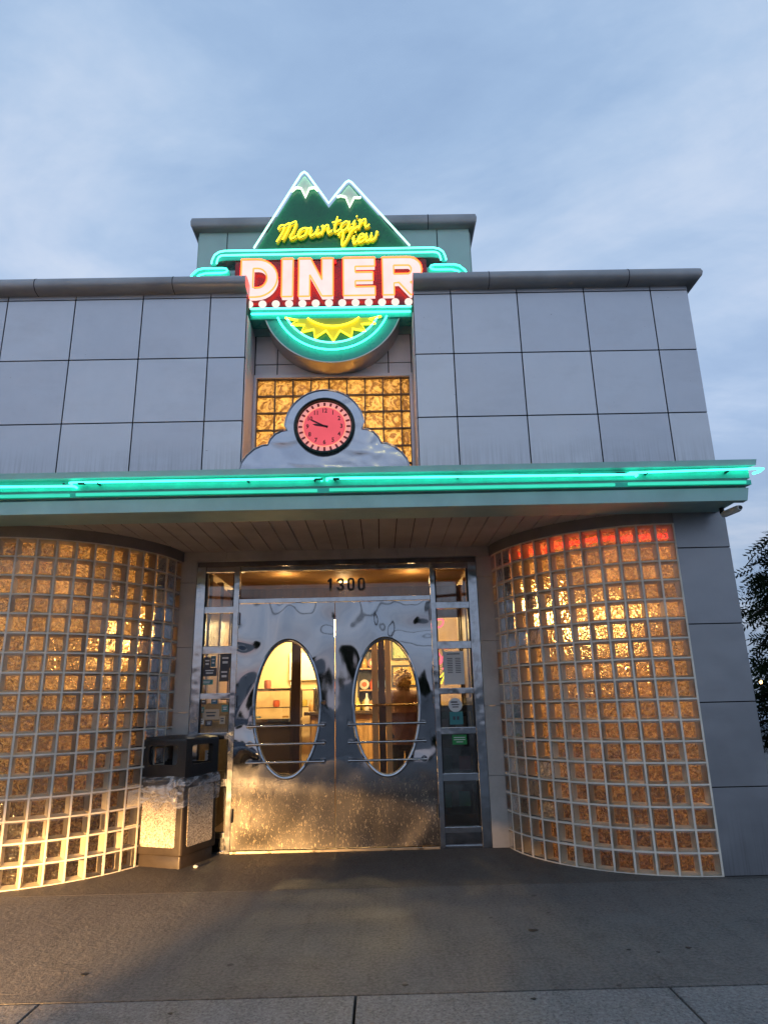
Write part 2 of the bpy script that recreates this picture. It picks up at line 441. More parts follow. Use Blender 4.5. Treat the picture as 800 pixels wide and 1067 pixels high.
def thing(name, label, cat, loc=(0, 0, 0), group=None):
    o = bpy.data.objects.new(name, None); COL.objects.link(o); o.location = loc; o.empty_display_size = .1
    return tag(o, label, cat, group)
def struct(name, mb, mats, label, cat, **k):
    o = obj(name, mb, mats, **k); return tag(o, label, cat, kind='structure')
def copy_tree(o, parent=None):
    c = o.copy(); COL.objects.link(c); c.parent = parent
    for ch in [x for x in COL.objects if x.parent == o]: copy_tree(ch, c)
    return c
def text_mb(body, size, cx, cz, y, sx=1., bold=0., ext=.002, rot=0., base='CENTER'):
    cu = bpy.data.curves.new('t', 'FONT'); cu.body = body; cu.size = size; cu.align_x = 'CENTER'; cu.align_y = base
    cu.extrude = ext; cu.offset = bold; cu.resolution_u = 3
    o = bpy.data.objects.new('t', cu); COL.objects.link(o)
    dg = bpy.context.evaluated_depsgraph_get(); me = o.evaluated_get(dg).to_mesh()
    mb = MB()
    for v in me.vertices:
        a, b = v.co.x * sx, v.co.y
        mb.v.append((cx + a * cos(rot) - b * sin(rot), y - v.co.z, cz + a * sin(rot) + b * cos(rot)))
    for p in me.polygons: mb.f.append(tuple(p.vertices)); mb.m.append(0)
    o.evaluated_get(dg).to_mesh_clear(); bpy.data.objects.remove(o); bpy.data.curves.remove(cu)
    return mb
def merge(dst, src, mi=None):
    b = len(dst.v); dst.v += src.v; dst.f += [tuple(b + i for i in f) for f in src.f]; dst.m += [mi if mi is not None else k for k in src.m]
def curve_mb(loops, y0, depth):
    """filled 2-D outline with holes (X,Z loops) extruded"""
    cu = bpy.data.curves.new('c', 'CURVE'); cu.dimensions = '2D'; cu.fill_mode = 'BOTH'; cu.extrude = depth / 2
    for lp in loops:
        sp = cu.splines.new('POLY'); sp.points.add(len(lp) - 1); sp.use_cyclic_u = True
        for p, (x, z) in zip(sp.points, lp): p.co = (x, z, 0, 1)
    o = bpy.data.objects.new('c', cu); COL.objects.link(o)
    dg = bpy.context.evaluated_depsgraph_get(); me = o.evaluated_get(dg).to_mesh(); mb = MB()
    for v in me.vertices: mb.v.append((v.co.x, y0 + depth / 2 - v.co.z, v.co.y))
    for p in me.polygons: mb.f.append(tuple(p.vertices)); mb.m.append(0)
    o.evaluated_get(dg).to_mesh_clear(); bpy.data.objects.remove(o); bpy.data.curves.remove(cu)
    return mb
def spline(pts, k=6, closed=False):
    """Catmull-Rom through the points"""
    P = [Vector(p) for p in pts]; n = len(P); out = []
    rng = range(n if closed else n - 1)
    for i in rng:
        p1 = P[i]; p2 = P[(i + 1) % n]
        p0 = P[i - 1] if (closed or i > 0) else p1 * 2 - p2
        p3 = P[(i + 2) % n] if (closed or i + 2 < n) else p2 * 2 - p1
        for j in range(k):
            t = j / k
            out.append(.5 * ((2 * p1) + (p2 - p0) * t + (2 * p0 - 5 * p1 + 4 * p2 - p3) * t * t + (3 * p1 - p0 - 3 * p2 + p3) * t ** 3))
    if not closed: out.append(P[-1])
    return [tuple(v) for v in out]
def sweep(mb, path, prof, mi=0, caps=True):
    """profile (outset, z) swept along an XY path, outset to the right-hand side of the path direction"""
    P = [Vector((p[0], p[1])) for p in path]; rings = []
    for i, p in enumerate(P):
        d1 = (P[i] - P[i - 1]).normalized() if i > 0 else None
        d2 = (P[i + 1] - P[i]).normalized() if i < len(P) - 1 else None
        if d1 is None: d1 = d2
        if d2 is None: d2 = d1
        n1 = Vector((d1.y, -d1.x)); n2 = Vector((d2.y, -d2.x)); b = (n1 + n2)
        b = b / max(.2, b.dot(n1))
        rings.append([(p.x + b.x * o, p.y + b.y * o, z) for o, z in prof])
    mb.loft(rings, True, caps, mi)

# ------------------------------------------------------------------ key dimensions (metres)
AX = -.40                      # axis of the entrance
F = 5.20                       # front plane of the wings
RX, LX = 2.79, -3.59           # outer ends of the facade
D = 6.35                       # plane of the doors
B = 5.60                       # wall at the back of the upper recess
rx0, lx0 = .351, -1.114        # sides of the upper recess
GZ = 2.553                     # top of the glass blocks
SZ = 2.66                      # soffit
BACK = 13.0

# ------------------------------------------------------------------ ground
mb = MB()
def gsheet(mb, x0, x1, y0, y1, z, nx=1, ny=1):
    for i in range(nx):
        for j in range(ny):
            xa, xb = x0 + (x1 - x0) * i / nx, x0 + (x1 - x0) * (i + 1) / nx
            ya, yb = y0 + (y1 - y0) * j / ny, y0 + (y1 - y0) * (j + 1) / ny
            mb.quad((xa, ya, z), (xb, ya, z), (xb, yb, z), (xa, yb, z))
mb.quad((-900, -900, -.14), (900, -900, -.14), (900, 900, -.14), (-900, 900, -.14))
ASPH = mat_concrete('asphalt', (.028, .028, .03), (.05, .05, .052))
struct('ground', mb, ASPH, 'dark asphalt ground reaching to the horizon', 'ground')
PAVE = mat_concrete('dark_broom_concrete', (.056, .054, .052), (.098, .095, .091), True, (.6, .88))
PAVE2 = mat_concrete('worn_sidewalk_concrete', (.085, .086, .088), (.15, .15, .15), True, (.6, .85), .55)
mb = MB()
JY = 3.385
g = .006
mb.box(-9, 9, JY + g, 5.13, -.135, 0)
struct('entrance_slab', mb, PAVE, 'dark worn concrete slab in front of the diner doors', 'pavement')
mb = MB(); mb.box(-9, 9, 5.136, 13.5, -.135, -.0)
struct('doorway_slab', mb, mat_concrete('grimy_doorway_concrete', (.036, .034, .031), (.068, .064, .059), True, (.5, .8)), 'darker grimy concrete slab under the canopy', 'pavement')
mb = MB()
xs = [-1.505 + 1.3685 * k for k in range(-5, 8)]
for a, b in zip(xs[:-1], xs[1:]): mb.box(a + g, b - g, 1.35, JY - g, -.135, .0)
for a, b in zip(xs[:-1], xs[1:]): mb.box(a + g, b - g, -.3, 1.338, -.135, .0)
struct('sidewalk', mb, PAVE2, 'lighter speckled concrete sidewalk squares with joints', 'sidewalk', bevel=.003)
mb = MB(); mb.box(-9, 9, -.5, -.31, -.14, .0)
struct('kerb', mb, PAVE2, 'concrete kerb along the sidewalk', 'kerb', bevel=.01)
GUM = paint('old_gum', (.008, .008, .008), .6)
for gx, gy, gr in ((.806, 4.171, .022), (-1.447, 3.704, .016), (1.521, 3.849, .012), (1.218, 3.844, .009), (.081, 3.479, .012), (1.35, 3.80, .008), (.62, 3.3, .01), (-.9, 3.25, .009)):
    mb = MB(); mb.lathe((gx, gy, .0005), [(gr * 1.02, 0), (gr, .0015), (gr * .5, .0025)], 11)
    for i, v in enumerate(mb.v):
        a = math.atan2(v[1] - gy, v[0] - gx); k = 1 + .18 * sin(3 * a + gx * 9)
        mb.v[i] = (gx + (v[0] - gx) * k * 1.2, gy + (v[1] - gy) * k, v[2])
    gname = {.806: 'largest black gum spot on the dark slab right of centre', -1.447: 'black gum spot on the left part of the dark slab',
             1.521: 'black gum spot farthest right on the dark slab', 1.218: 'tiny gum spot left of the rightmost pair', .081: 'gum spot just above the sidewalk joint at centre',
             1.35: 'tiniest gum spot between two others at right', .62: 'gum spot on the sidewalk square right of centre', -.9: 'gum spot on the sidewalk square left of centre'}[gx]
    tag(obj('gum_spot', mb, GUM), gname, 'gum spot', 'gum spots on the pavement')

# ------------------------------------------------------------------ building
bld = thing('diner_building', 'silver panelled retro diner with curved glass block corners and steel doors', 'building', (AX, F, 0))

def panel_grid(mb, xs, zs, y, t=.012, gap=.005, facing=-1):
    for a, b in zip(xs[:-1], xs[1:]):
        for c, d in zip(zs[:-1], zs[1:]):
            mb.box(a + gap, b - gap, y, y + t, c + gap, d - gap)
def wing(x0, x1, xseams, outer):
    # dark backing + raised panels
    bk = MB(); bk.box(x0 + .001, x1 - .001, F + .012, F + .10, SZ + .02, 4.75)
    # roof slab/solid upper storey below parapet
    bk.box(x0 + .001, x1 - .001, F + .101, BACK, SZ + .02, 4.52)
    bk.box(x0 + .001, x1 - .001, BACK - .1, BACK, 4.521, 4.75)
    wl = obj('wing_backing', bk, JOINT, bld)
    pn = MB(); zs = [2.72, 2.93, 3.515, 4.105, 4.695, 4.756]
    panel_grid(pn, xseams, zs, F)
    # outer side panels
    ys = [F + .0, F + .6, F + 1.8, F + 3., F + 4.2, F + 5.4, F + 6.6, BACK]
    xo = x1 if outer > 0 else x0
    for a, b in zip(ys[:-1], ys[1:]):
        for c, d in zip(zs[:-1], zs[1:]):
            pn.box(xo - .006, xo + .006, a + .013 if a == F else a + .005, b - .005, c + .005, d - .005)
    obj('metal_cladding', pn, CLAD, bld, bevel=.0015)
    cm = MB()
    prof = [(-.14, 4.735), (.02, 4.735), (.07, 4.745), (.1, 4.775), (.108, 4.81), (.098, 4.845), (.07, 4.868), (.03, 4.878), (-.14, 4.878)]
    path = [(x0, F), (x1, F), (x1, BACK)] if outer > 0 else [(x0, BACK), (x0, F), (x1, F)]
    sweep(cm, path, prof)
    obj('cornice', cm, CORN, bld, smooth=True)
    # seams of the coping
    sm = MB()
    for X in ([1.02, 2.25] if outer > 0 else [-1.75, -2.95]):
        sm.loft([[(X + dx, F - o * 1.008 - .001, z + (.0015 if z > 4.8 else -.0015)) for o, z in prof] for dx in (-.003, .003)])
    parts('cornice_seam', sm, JOINT, bld)
wing(rx0, RX, [rx0, .684, 1.271, 1.865, 2.459, RX], 1)
wing(LX, lx0, [LX, -3.215, -2.621, -2.028, -1.434, lx0], -1)

# reveals at the sides of the recess
mb = MB()
for X, s in ((lx0, 1), (rx0, -1)):
    for c, d in ((2.93, 3.515), (3.515, 4.105), (4.105, 4.53)):
        x0, x1 = sorted((X + s * .001, X + s * .008)); mb.box(x0, x1, F + .016, B - .002, c + .004, d - .004)
for q_ in side_split(mb, AX): obj('recess_reveal', q_, REVEAL, bld)

# tower: face panels, cornice
mb = MB(); 
tx0, tx1 = -1.695, .955
mb.box(tx0, tx1, B + .012, 9.4, 4.53, 5.70)
mb.box(lx0 + .01, rx0 - .01, B + .012, B + .1, 4.135, 4.53)
obj('tower_backing', mb, JOINT, bld)
mb = MB(); panel_grid(mb, [tx0, -1.415, -.905, .125, .635, tx1], [4.54, 5.1, 5.695], B)
ys = [B, B + 1.1, B + 2.3, 9.4]
for xo in (tx0, tx1):
    for a, b in zip(ys[:-1], ys[1:]): mb.box(xo - .006, xo + .006, (a + .013 if a == B else a + .005), b - .005, 4.545, 5.655)
obj('tower_cladding', mb, TOWER, bld)
mb = MB(); panel_grid(mb, [lx0 + .012, -.897, .127, rx0 - .012], [4.135, 4.245, 4.54], B)
obj('recess_cladding', mb, RECP, bld)
mb = MB()
prof = [(-.14, 5.69), (.015, 5.69), (.045, 5.70), (.065, 5.725), (.07, 5.77), (.06, 5.815), (.03, 5.84), (-.14, 5.84)]
sweep(mb, [(tx0, 9.4), (tx0, B), (tx1, B), (tx1, 9.4)], prof)
obj('tower_cornice', mb, CORN, bld, smooth=True)
mb = MB()
for X in (-.98, .55):
    mb.loft([[(X + dx, B - o * 1.008 - .001, z + (.0015 if z > 5.72 else -.0015)) for o, z in prof] for dx in (-.004, .004)])
parts('cornice_seam', mb, JOINT, bld)
# sealing roof pieces over the recess strip between wings
mb = MB(); mb.box(lx0 + .003, rx0 - .003, 6.62, BACK, SZ + .02, 4.52); mb.box(lx0 + .003, rx0 - .003, B + .11, 6.61, 4.14, 4.525)
mb.box(lx0 + .003, rx0 - .003, F + .02, 6.61, SZ + .02, 2.92)
obj('roof_slab', mb, JOINT, bld)

# ---- upper amber glass block window
wroot = obj('glass_block_window', (lambda m: (m.box(lx0 + .011, lx0 + .035, B - .03, B + .05, 2.925, 4.125), m.box(rx0 - .035, rx0 - .011, B - .03, B + .05, 2.925, 4.125),
        m.box(lx0 + .035, rx0 - .035, B - .03, B + .05, 4.095, 4.125), m)[-1])(MB()), RECP, bld)
cols = [lx0 + .036 + (rx0 - lx0 - .072) * k / 8.5 for k in range(9)] + [rx0 - .036]
rows = [4.094 - .1665 * k for k in range(8)]
mo = MB(); bs = MB(); ff = MB()
for i, X in enumerate(cols): mo.box(X - .005, X + .005, B - .004, B + .05, rows[-1], rows[0])
for i, Z in enumerate(rows): mo.box(cols[0], cols[-1], B - .001, B + .047, Z - .005, Z + .005)
for a, b in zip(cols[:-1], cols[1:]):
    for c, d in zip(rows[1:], rows[:-1]):
        # pillow face
        n = 4; base = len(bs.v)
        for j in range(n + 1):
            for i in range(n + 1):
                u, w = i / n, j / n
                e = min(u, 1 - u, w, 1 - w)
                yy = B + .03 - .016 * min(1, e * 4)
                bs.v.append((a + .005 + (b - a - .01) * u, yy, c + .005 + (d - c - .01) * w))
        for j in range(n):
            for i in range(n):
                q = base + j * (n + 1) + i; bs.f.append((q, q + 1, q + n + 2, q + n + 1)); bs.m.append(0)
obj('mortar', mo, paint('brown_mortar', (.16, .12, .10), .6), wroot)
obj('glass_block', bs, BBACK2, wroot)
mb = MB()   # the lit void behind it
mb.quad((lx0 + .01, 6.6, 2.93), (rx0 - .01, 6.6, 2.93), (rx0 - .01, 6.6, 4.13), (lx0 + .01, 6.6, 4.13))
mb.quad((lx0 + .01, B + .06, 2.93), (rx0 - .01, B + .06, 2.93), (rx0 - .01, 6.6, 2.93), (lx0 + .01, 6.6, 2.93))
mb.quad((lx0 + .01, B + .06, 4.13), (rx0 - .01, B + .06, 4.13), (rx0 - .01, 6.6, 4.13), (lx0 + .01, 6.6, 4.13))
for X in (lx0 + .01, rx0 - .01): mb.quad((X, B + .06, 2.93), (X, 6.6, 2.93), (X, 6.6, 4.13), (X, B + .06, 4.13))
obj('light_void', mb, ICEIL, bld)

# ---- canopy
can = obj('canopy', (lambda m: (m.loft([[(X + k * s, F - o, z) for o, z, k in
        ((.02, 2.635, 0), (.40, 2.635, 0), (.40, 2.60, 0), (.465, 2.60, 0), (.47, 2.695, .02), (.435, 2.70, .02), (.435, 2.712, .02), (.475, 2.714, .035), (.48, 2.752, .04),
         (.44, 2.757, .04), (.44, 2.772, .04), (.455, 2.775, .05), (.455, 2.858, .05), (.495, 2.862, .09), (.50, 2.908, .1), (.46, 2.92, .08), (0.02, 2.925, .08))] for X, s in ((LX + .03, -1), (RX - .06, 1))], mi=0), m)[-1])(MB()), FASC, bld)
mb = MB(); mb.box(LX - .02, RX - .012, F - .4585, F - .4555, 2.777, 2.857)
obj('neon_channel', mb, FASC_G, can)
mb = MB(); mb.box(LX - .015, RX - .02, F - .483, F - .479, 2.7155, 2.7515)
obj('teal_ledge', mb, FASC_G, can)
mb = MB()
for X in (-3.0, -1.93, -.37, 1.25): mb.box(X - .002, X + .002, F - .5, F - .46, 2.60, 2.91)
# neon tubes
def neon(name, pts, mat, r, parent, n=8, closed=False, ends=True):
    m = MB(); m.tube(pts, r, n, closed=closed); return obj(name, m, mat, parent, smooth=True)
yt = F - .50
def hair(x0, x1, z0, z1, parent):   # straight tube with bent-back ends
    pts = [(x0, yt + .045, z0), (x0, yt + .01, z0), (x0 + .02, yt, z0)] + [(x0 + .02 + (x1 - x0 - .04) * k / 6, yt, z0 + (z1 - z0) * k / 6) for k in range(1, 6)] + [(x1 - .02, yt, z1), (x1, yt + .01, z1), (x1, yt + .045, z1)]
    neon('neon_tube', pts, TEAL, .0085, parent)
hair(LX - .03, -2.22, 2.812, 2.800, can)
hair(-2.26, -.41, 2.828, 2.822, can)
hair(-.37, 1.93, 2.822, 2.806, can)
neon('neon_tube', [(1.86, yt + .04, 2.818), (1.87, yt, 2.818)] + [(1.88 + .96 * k / 6, yt, 2.820 + .014 * k / 6) for k in range(7)] + [(2.873, yt + .01, 2.836), (2.85, yt + .02, 2.818), (2.80, yt + .03, 2.805)], TEAL, .0085, can)
yt2 = F - .462
for a, b in ((LX, -2.25), (-2.2, -.44), (-.35, 1.75), (1.85, 2.72)):
    neon('neon_tube', [(a, F - .498, 2.734), (b, F - .498, 2.730)], TEALD, .012, can)
m = MB()
for X in (-3.1, -2.3, -2.05, -.95, -.46, -.31, .6, 1.5, 1.83, 2.0, 2.6): m.box(X - .006, X + .006, yt - .004, F - .455, 2.812, 2.824)
for X, w in ((-2.17, .05), (-.43, .06), (-.30, .05), (1.80, .06)): m.box(X - w / 2, X + w / 2, yt - .012, yt + .012, 2.812, 2.822)
parts('tube_support', m, DARK, can)
# soffit boards
mb = MB()
X = LX + .05
while X < RX - .05:
    x1 = min(X + .148, RX - .03); mb.box(X, x1 - .009, F - .398, D + .2, SZ - .012, SZ + .004); X += .148
obj('soffit', mb, SOFF, bld)
mb = MB(); mb.box(LX + .02, RX - .02, F - .39, D + .25, SZ + .005, SZ + .012); obj('soffit_backing', mb, JOINT, bld)

# ---- curved glass block bays
RC = 1.30; CY = 6.49
NC, NR = 14, 17
RH = .15
def bay(cx, s):
    """s=+1: right-hand bay, arc from its front tangent point towards the doors"""
    def P(a, r, z): # a=0 at the front, PI/2 at the jamb
        return (cx - s * r * sin(a), CY - r * cos(a), z)
    da = (PI / 2) / NC
    mo = MB(); side = MB(); back = MB(); fr = MB()
    hv = .0072 / RC
    for i in range(NC + 1):
        a = i * da
        ring = [P(a - hv, RC, 0), P(a + hv, RC, 0), P(a + hv, RC - .085, 0), P(a - hv, RC - .085, 0)]
        mo.loft([[(x, y, 0.) for x, y, z in ring], [(x, y, GZ) for x, y, z in ring]])
    sub = 3
    for j in range(NR + 1):
        z = j * RH
        z0, z1 = z - .006, z + .006
        if j == 0: z0 = 0
        rings = []
        for k in range(NC * sub + 1):
            a = k * da / sub
            rings.append([P(a, RC - .002, z0), P(a, RC - .083, z0), P(a, RC - .083, z1), P(a, RC - .002, z1)])
        mo.loft(rings)
    for i in range(NC):
        a0, a1 = i * da + hv, (i + 1) * da - hv
        ins = .017 / RC
        for j in range(NR):
            z0, z1 = j * RH + .006, (j + 1) * RH - .006
            f4 = [P(a0, RC - .005, z0), P(a1, RC - .005, z0), P(a1, RC - .005, z1), P(a0, RC - .005, z1)]
            m4 = [P(a0, RC - .014, z0), P(a1, RC - .014, z0), P(a1, RC - .014, z1), P(a0, RC - .014, z1)]
            b4 = [P(a0 + ins, RC - .07, z0 + .017), P(a1 - ins, RC - .07, z0 + .017), P(a1 - ins, RC - .07, z1 - .017), P(a0 + ins, RC - .07, z1 - .017)]
            # slightly pillowed front face
            am = (a0 + a1) / 2; zm = (z0 + z1) / 2; e = .1
            i4 = [P(a0 + (a1 - a0) * e, RC - .001, z0 + .013), P(a1 - (a1 - a0) * e, RC - .001, z0 + .013), P(a1 - (a1 - a0) * e, RC - .001, z1 - .013), P(a0 + (a1 - a0) * e, RC - .001, z1 - .013)]
            fr.poly(i4)
            for k in range(4): fr.quad(f4[k], f4[(k + 1) % 4], i4[(k + 1) % 4], i4[k])
            for k in range(4): side.quad(f4[k], f4[(k + 1) % 4], b4[(k + 1) % 4], b4[k])
            back.poly(b4)
    g = obj('glass_block_wall', mo, MORT, bld)
    obj('block_edge', side, BSIDE, g); obj('patterned_glass', back, BBACK, g); obj('block_face', fr, BFRONT, g)
    # rendered band over the blocks
    bd = MB(); rings = []
    for k in range(29):
        a = k * (PI / 2) / 28
        rings.append([P(a, RC + .012, GZ + .002), P(a, RC - .09, GZ + .002), P(a, RC - .09, SZ), P(a, RC + .012, SZ)])
    bd.loft(rings); obj('curved_band', bd, STONE_D, bld, smooth=True)
bay(2.36, 1)
bay(2 * AX - 2.36, -1)
# flat panel piers beside the bays
mb = MB(); bk = MB()
for x0, x1 in ((2.362, RX), (LX, 2 * AX - 2.362)):
    zs = [0.0, .58, 1.17, 1.75, 2.35, SZ - .005]
    for c, d in zip(zs[:-1], zs[1:]): mb.box(x0 + .005, x1 - .003, F - .008, F + .006, c + .004, d - .004)
    bk.box(x0 + .001, x1 - .002, F + .006, F + .1, 0, SZ)
    xo = x1 if x0 > 0 else x0; sgn = 1 if x0 > 0 else -1
    ys = [F + .0, F + 1.2, F + 2.4, F + 3.6, F + 4.8, F + 6, BACK]
    for a, b in zip(ys[:-1], ys[1:]):
        for c, d in zip(zs[:-1], zs[1:]): mb.box(min(xo, xo + sgn * .008) , max(xo, xo + sgn * .008), a + (.008 if a == F else .004), b - .004, c + .004, d - .004)
    xb = sorted((xo - sgn * .001, xo - sgn * .09)); bk.box(xb[0], xb[1], F + .101, BACK, 0, SZ)
bk.box(LX + .1, RX - .1, BACK - .1, BACK - .001, 0, SZ)
parts('pier_backing', bk, JOINT, bld)
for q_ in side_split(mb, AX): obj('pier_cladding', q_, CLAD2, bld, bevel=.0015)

# stone header and jambs round the entrance
OX0, OX1 = 2 * AX - .93, .93        # opening sides (-1.73, .93)
mb = MB()
xs = [OX0 - .13, -1.45, -.92, -.36, .18, .74, OX1 + .13]
for a, b in zip(xs[:-1], xs[1:]): mb.box(a + .0015, b - .0015, D - .04, D + .1, 2.555, SZ - .013)
for x0, x1 in ((OX0 - .15, OX0), (OX1, OX1 + .15)):
    for c, d in ((0, .58), (.58, 1.17), (1.17, 1.75), (1.75, 2.35), (2.35, 2.553)): mb.box(x0, x1, D - .04, D + .15, c + .0015, d - .0015)
obj('entrance_surround', mb, STONE, bld, bevel=.002)

# ---- entrance frame
mb = MB()
yf0, yf1 = D - .01, D + .05
mb.box(OX0, OX1, yf0 + .004, yf1, 2.505, 2.553)
obj('frame_head', mb, CHROMED, bld)
def frame(bars, mat, name='door_frame'):
    for b in bars:
        m = MB(); m.box(*b); obj(name, m, mat, bld, bevel=.003)
frame([(-1.372, -1.322, yf0 - .02, yf1, 0, 2.50), (.482, .528, yf0 - .02, yf1, 0, 2.50), (-1.32, .48, yf0 - .015, yf1, 2.145, 2.19), (-1.32, .48, yf0, yf1, 2.455, 2.50)], CHROME)
# transom
mb = MB(); mb.box(-1.318, .478, D + .02, D + .026, 2.19, 2.455); tr = obj('transom_window', mb, GLASS, bld)
def digit(ch, x):
    m = MB(); z0, z1 = 2.252, 2.376; y = D + .010; w = .035; t = .022
    if ch == '1': m.plate([(x - .006, z0), (x + .018, z0), (x + .018, z1), (x, z1), (x - .022, z1 - .022), (x - .022, z1 - .042), (x - .006, z1 - .032)], y, y + .004); return m
    if ch == 'O':
        def rr_(a, b, r): return [(x + sx * (a - r) + r * cos(math.radians(q)), (z0 + z1) / 2 + sz * (b - r) + r * sin(math.radians(q))) for sx, sz, a0 in ((1, 1, 0), (-1, 1, 90), (-1, -1, 180), (1, -1, 270)) for q in (a0, a0 + 30, a0 + 60, a0 + 90)]
        return curve_mb([rr_(w, .062, .030), rr_(w - t, .062 - .019, .011)], y, .004)
    zm = (z0 + z1) / 2
    def ac(cx, cz, r1, r2, a0, a1, n=10): return [(cx + r1 * cos(math.radians(a0 + (a1 - a0) * k / n)), cz + r2 * sin(math.radians(a0 + (a1 - a0) * k / n))) for k in range(n + 1)]
    o = [(x - w, z1 - .034)] + ac(x, z1 - .034, w, .034, 180, -40) + [(x + .018, zm)] + ac(x, z0 + .034, w, .034, 40, -180) + [(x - w + t, z0 + .034)] + ac(x, z0 + .034, w - t, .016, -180, 60, 8) + [(x - .008, zm - .010), (x - .008, zm + .010)] + ac(x, z1 - .034, w - t, .016, -60, 180, 8)
    return curve_mb([o], y, .004)
mb = MB()
for ch, dx in (('1', -.150), ('3', -.050), ('O', .050), ('O', .150)):
    obj('address_number', digit(ch, -.318 + dx), PLAST, tr)
pass

def sidelite(x0, x1, px0, px1, name):
    zr = [(2.447, 2.5), (2.061, 2.124), (1.687, 1.757), (1.283, 1.334), (.934, .991), (.54, .603), (.12, .168), (.0, .022)]
    m = MB()
    for a, b in zr: m.box(x0, x1, yf0 - .002, yf1, a, b)
    m.box(px0, px1, yf0 - .02, yf1, 0, 2.50)
    s = obj('sidelite', m, CHROME, bld, bevel=.003)
    k = MB(); k.box(x0, x1, D + .012, D + .03, .022, .12); obj('kick_plate', k, CHROMED, s)
    for (a0, b0), (a1, b1) in zip(zr[:-2], zr[1:-1]):
        g_ = MB(); g_.box(x0, x1, D + .015, D + .021, b1, a0); obj('pane', g_, GLASSD, s)
        t_ = MB()
        for q in ((x0, x0 + .014), (x1 - .014, x1)): t_.box(q[0], q[1], yf0 + .008, D + .04, b1, a0)
        parts('pane_gasket', t_, DARK, s)
    return s
sidelite(.528, .845, .845, .929, 'r')
sidelite(2 * AX - .845, -1.372, 2 * AX - .929, 2 * AX - .845, 'l')

# ---- doors
def door(x0, x1, ox):
    cz, rx, ry = 1.197, .302, .60
    zb, zt = .03, 2.14
    NN = 96; y0, y1 = D - .03, D + .015
    m = MB(); rings = {k: [] for k in 'abcd'}
    crn = sorted(math.atan2(z - cz, x - ox) % (2 * PI) for x in (x0, x1) for z in (zb, zt))
    angs = sorted([2 * PI * k / NN for k in range(NN)] + crn)
    for a in angs:
        c, s = cos(a), sin(a)
        kk = min([(x1 - ox) / c if c > 1e-6 else 1e9, (x0 - ox) / c if c < -1e-6 else 1e9, (zt - cz) / s if s > 1e-6 else 1e9, (zb - cz) / s if s < -1e-6 else 1e9])
        e = 1 / math.sqrt((c / rx) ** 2 + (s / ry) ** 2)
        rings['a'].append((ox + c * kk, y0, cz + s * kk)); rings['b'].append((ox + c * e, y0, cz + s * e))
        rings['c'].append((ox + c * e, y1, cz + s * e)); rings['d'].append((ox + c * kk, y1, cz + s * kk))
    m.loft([rings['a'], rings['b'], rings['c'], rings['d'], rings['a']], True, False)
    d = obj('door', m, DOOR, bld)
    # rim of the oval
    pts = [(ox + (rx) * cos(t), y0 - .006, cz + (ry) * sin(t)) for t in [2 * PI * k / 72 for k in range(72)]]
    r_ = MB(); r_.tube(pts, .013, 8, closed=True); obj('oval_rim', r_, CHROME, d, smooth=True)
    pts = [(ox + (rx - .013) * cos(t), y0 + .012, cz + (ry - .013) * sin(t)) for t in [2 * PI * k / 72 for k in range(72)]]
    r_ = MB(); r_.tube(pts, .007, 6, closed=True); obj('oval_bead', r_, paint('tan_glazing_bead', (.5, .36, .22), .5), d, smooth=True)
    g_ = MB(); g_.poly([(ox + (rx - .01) * cos(t), y1 - .008, cz + (ry - .01) * sin(t)) for t in [2 * PI * k / 72 for k in range(72)]])
    obj('oval_pane', g_, GLASS, d)
    for bz in (1.04, .887, .735):
        b_ = MB(); bx0, bx1 = ox - .345, ox + .345
        b_.tube([(bx0, y0 - .065, bz)] + [(bx0 + .69 * k / 8, y0 - .065, bz) for k in range(1, 8)] + [(bx1, y0 - .065, bz)], .0105, 10)
        for bx in (bx0 + .02, bx1 - .02):
            b_.cyl((bx, y0 - .06, bz), .009, .06, 10, 'y')
            b_.cyl((bx, y0 - .008, bz), .028, .008, 20, 'y')
            b_.cyl((bx - .02 if bx < ox else bx + .0, y0 - .065, bz), .0145, .02, 12, 'x')
        obj('push_bar', b_, CHROME, d, smooth=True)
    for hz in (.25, 1.2, 1.95):
        h_ = MB(); hx = x0 + .006 if ox < AX else x1 - .006
        h_.cyl((hx, y0 - .016, hz), .010, .11, 10, 'z'); obj('hinge', h_, CHROMED, d, smooth=True)
    return d
door(-1.319, AX - .0215, -.852)
door(AX - .0155, .479, .045)
mb = MB(); mb.box(-1.32, .48, D - .04, D + .06, .0, .022); obj('threshold', mb, mat_chrome('worn_threshold', (.35, .31, .25), .3), bld, bevel=.003)
mb = MB(); mb.tube([(-.53, D - .04, 1.23)] + [(-.515, D - .055, 1.23)], .02, 12); obj('door_lock', mb, CHROME, bld)

# ---- interior shell
mb = MB(); mb.quad((LX + .1, F + .1, .002), (RX - .1, F + .1, .002), (RX - .1, BACK - .1, .002), (LX + .1, BACK - .1, .002))
IR = MB(); 
def arcpoly(cx, s, r, z):
    pts = [(cx - s * r * sin(t), CY - r * cos(t), z) for t in [PI / 2 * k / 16 for k in range(17)]]
    ex = (RX - .1) if s > 0 else (LX + .1)
    return pts + [(cx - s * r, D + .16, z)] * 0 + [(cx, CY, z)]
fl = MB()
for cx, s in ((2.36, 1), (2 * AX - 2.36, -1)):
    fl.poly(arcpoly(cx, s, RC - .095, .012))
    ex = (RX - .1) if s > 0 else (LX + .1)
    a, b = sorted((cx, ex)); fl.quad((a, F + .1, .012), (b, F + .1, .012), (b, CY, .012), (a, CY, .012))
fl.quad((LX + .1, CY, .012), (RX - .1, CY, .012), (RX - .1, BACK - .1, .012), (LX + .1, BACK - .1, .012))
fl.quad((OX0, D + .06, .012), (OX1, D + .06, .012), (OX1, CY, .012), (OX0, CY, .012))
obj('dining_floor', fl, IFLOOR, bld)
cl = MB()
for f in fl.f: cl.poly([(fl.v[i][0], fl.v[i][1], 2.63) for i in f])
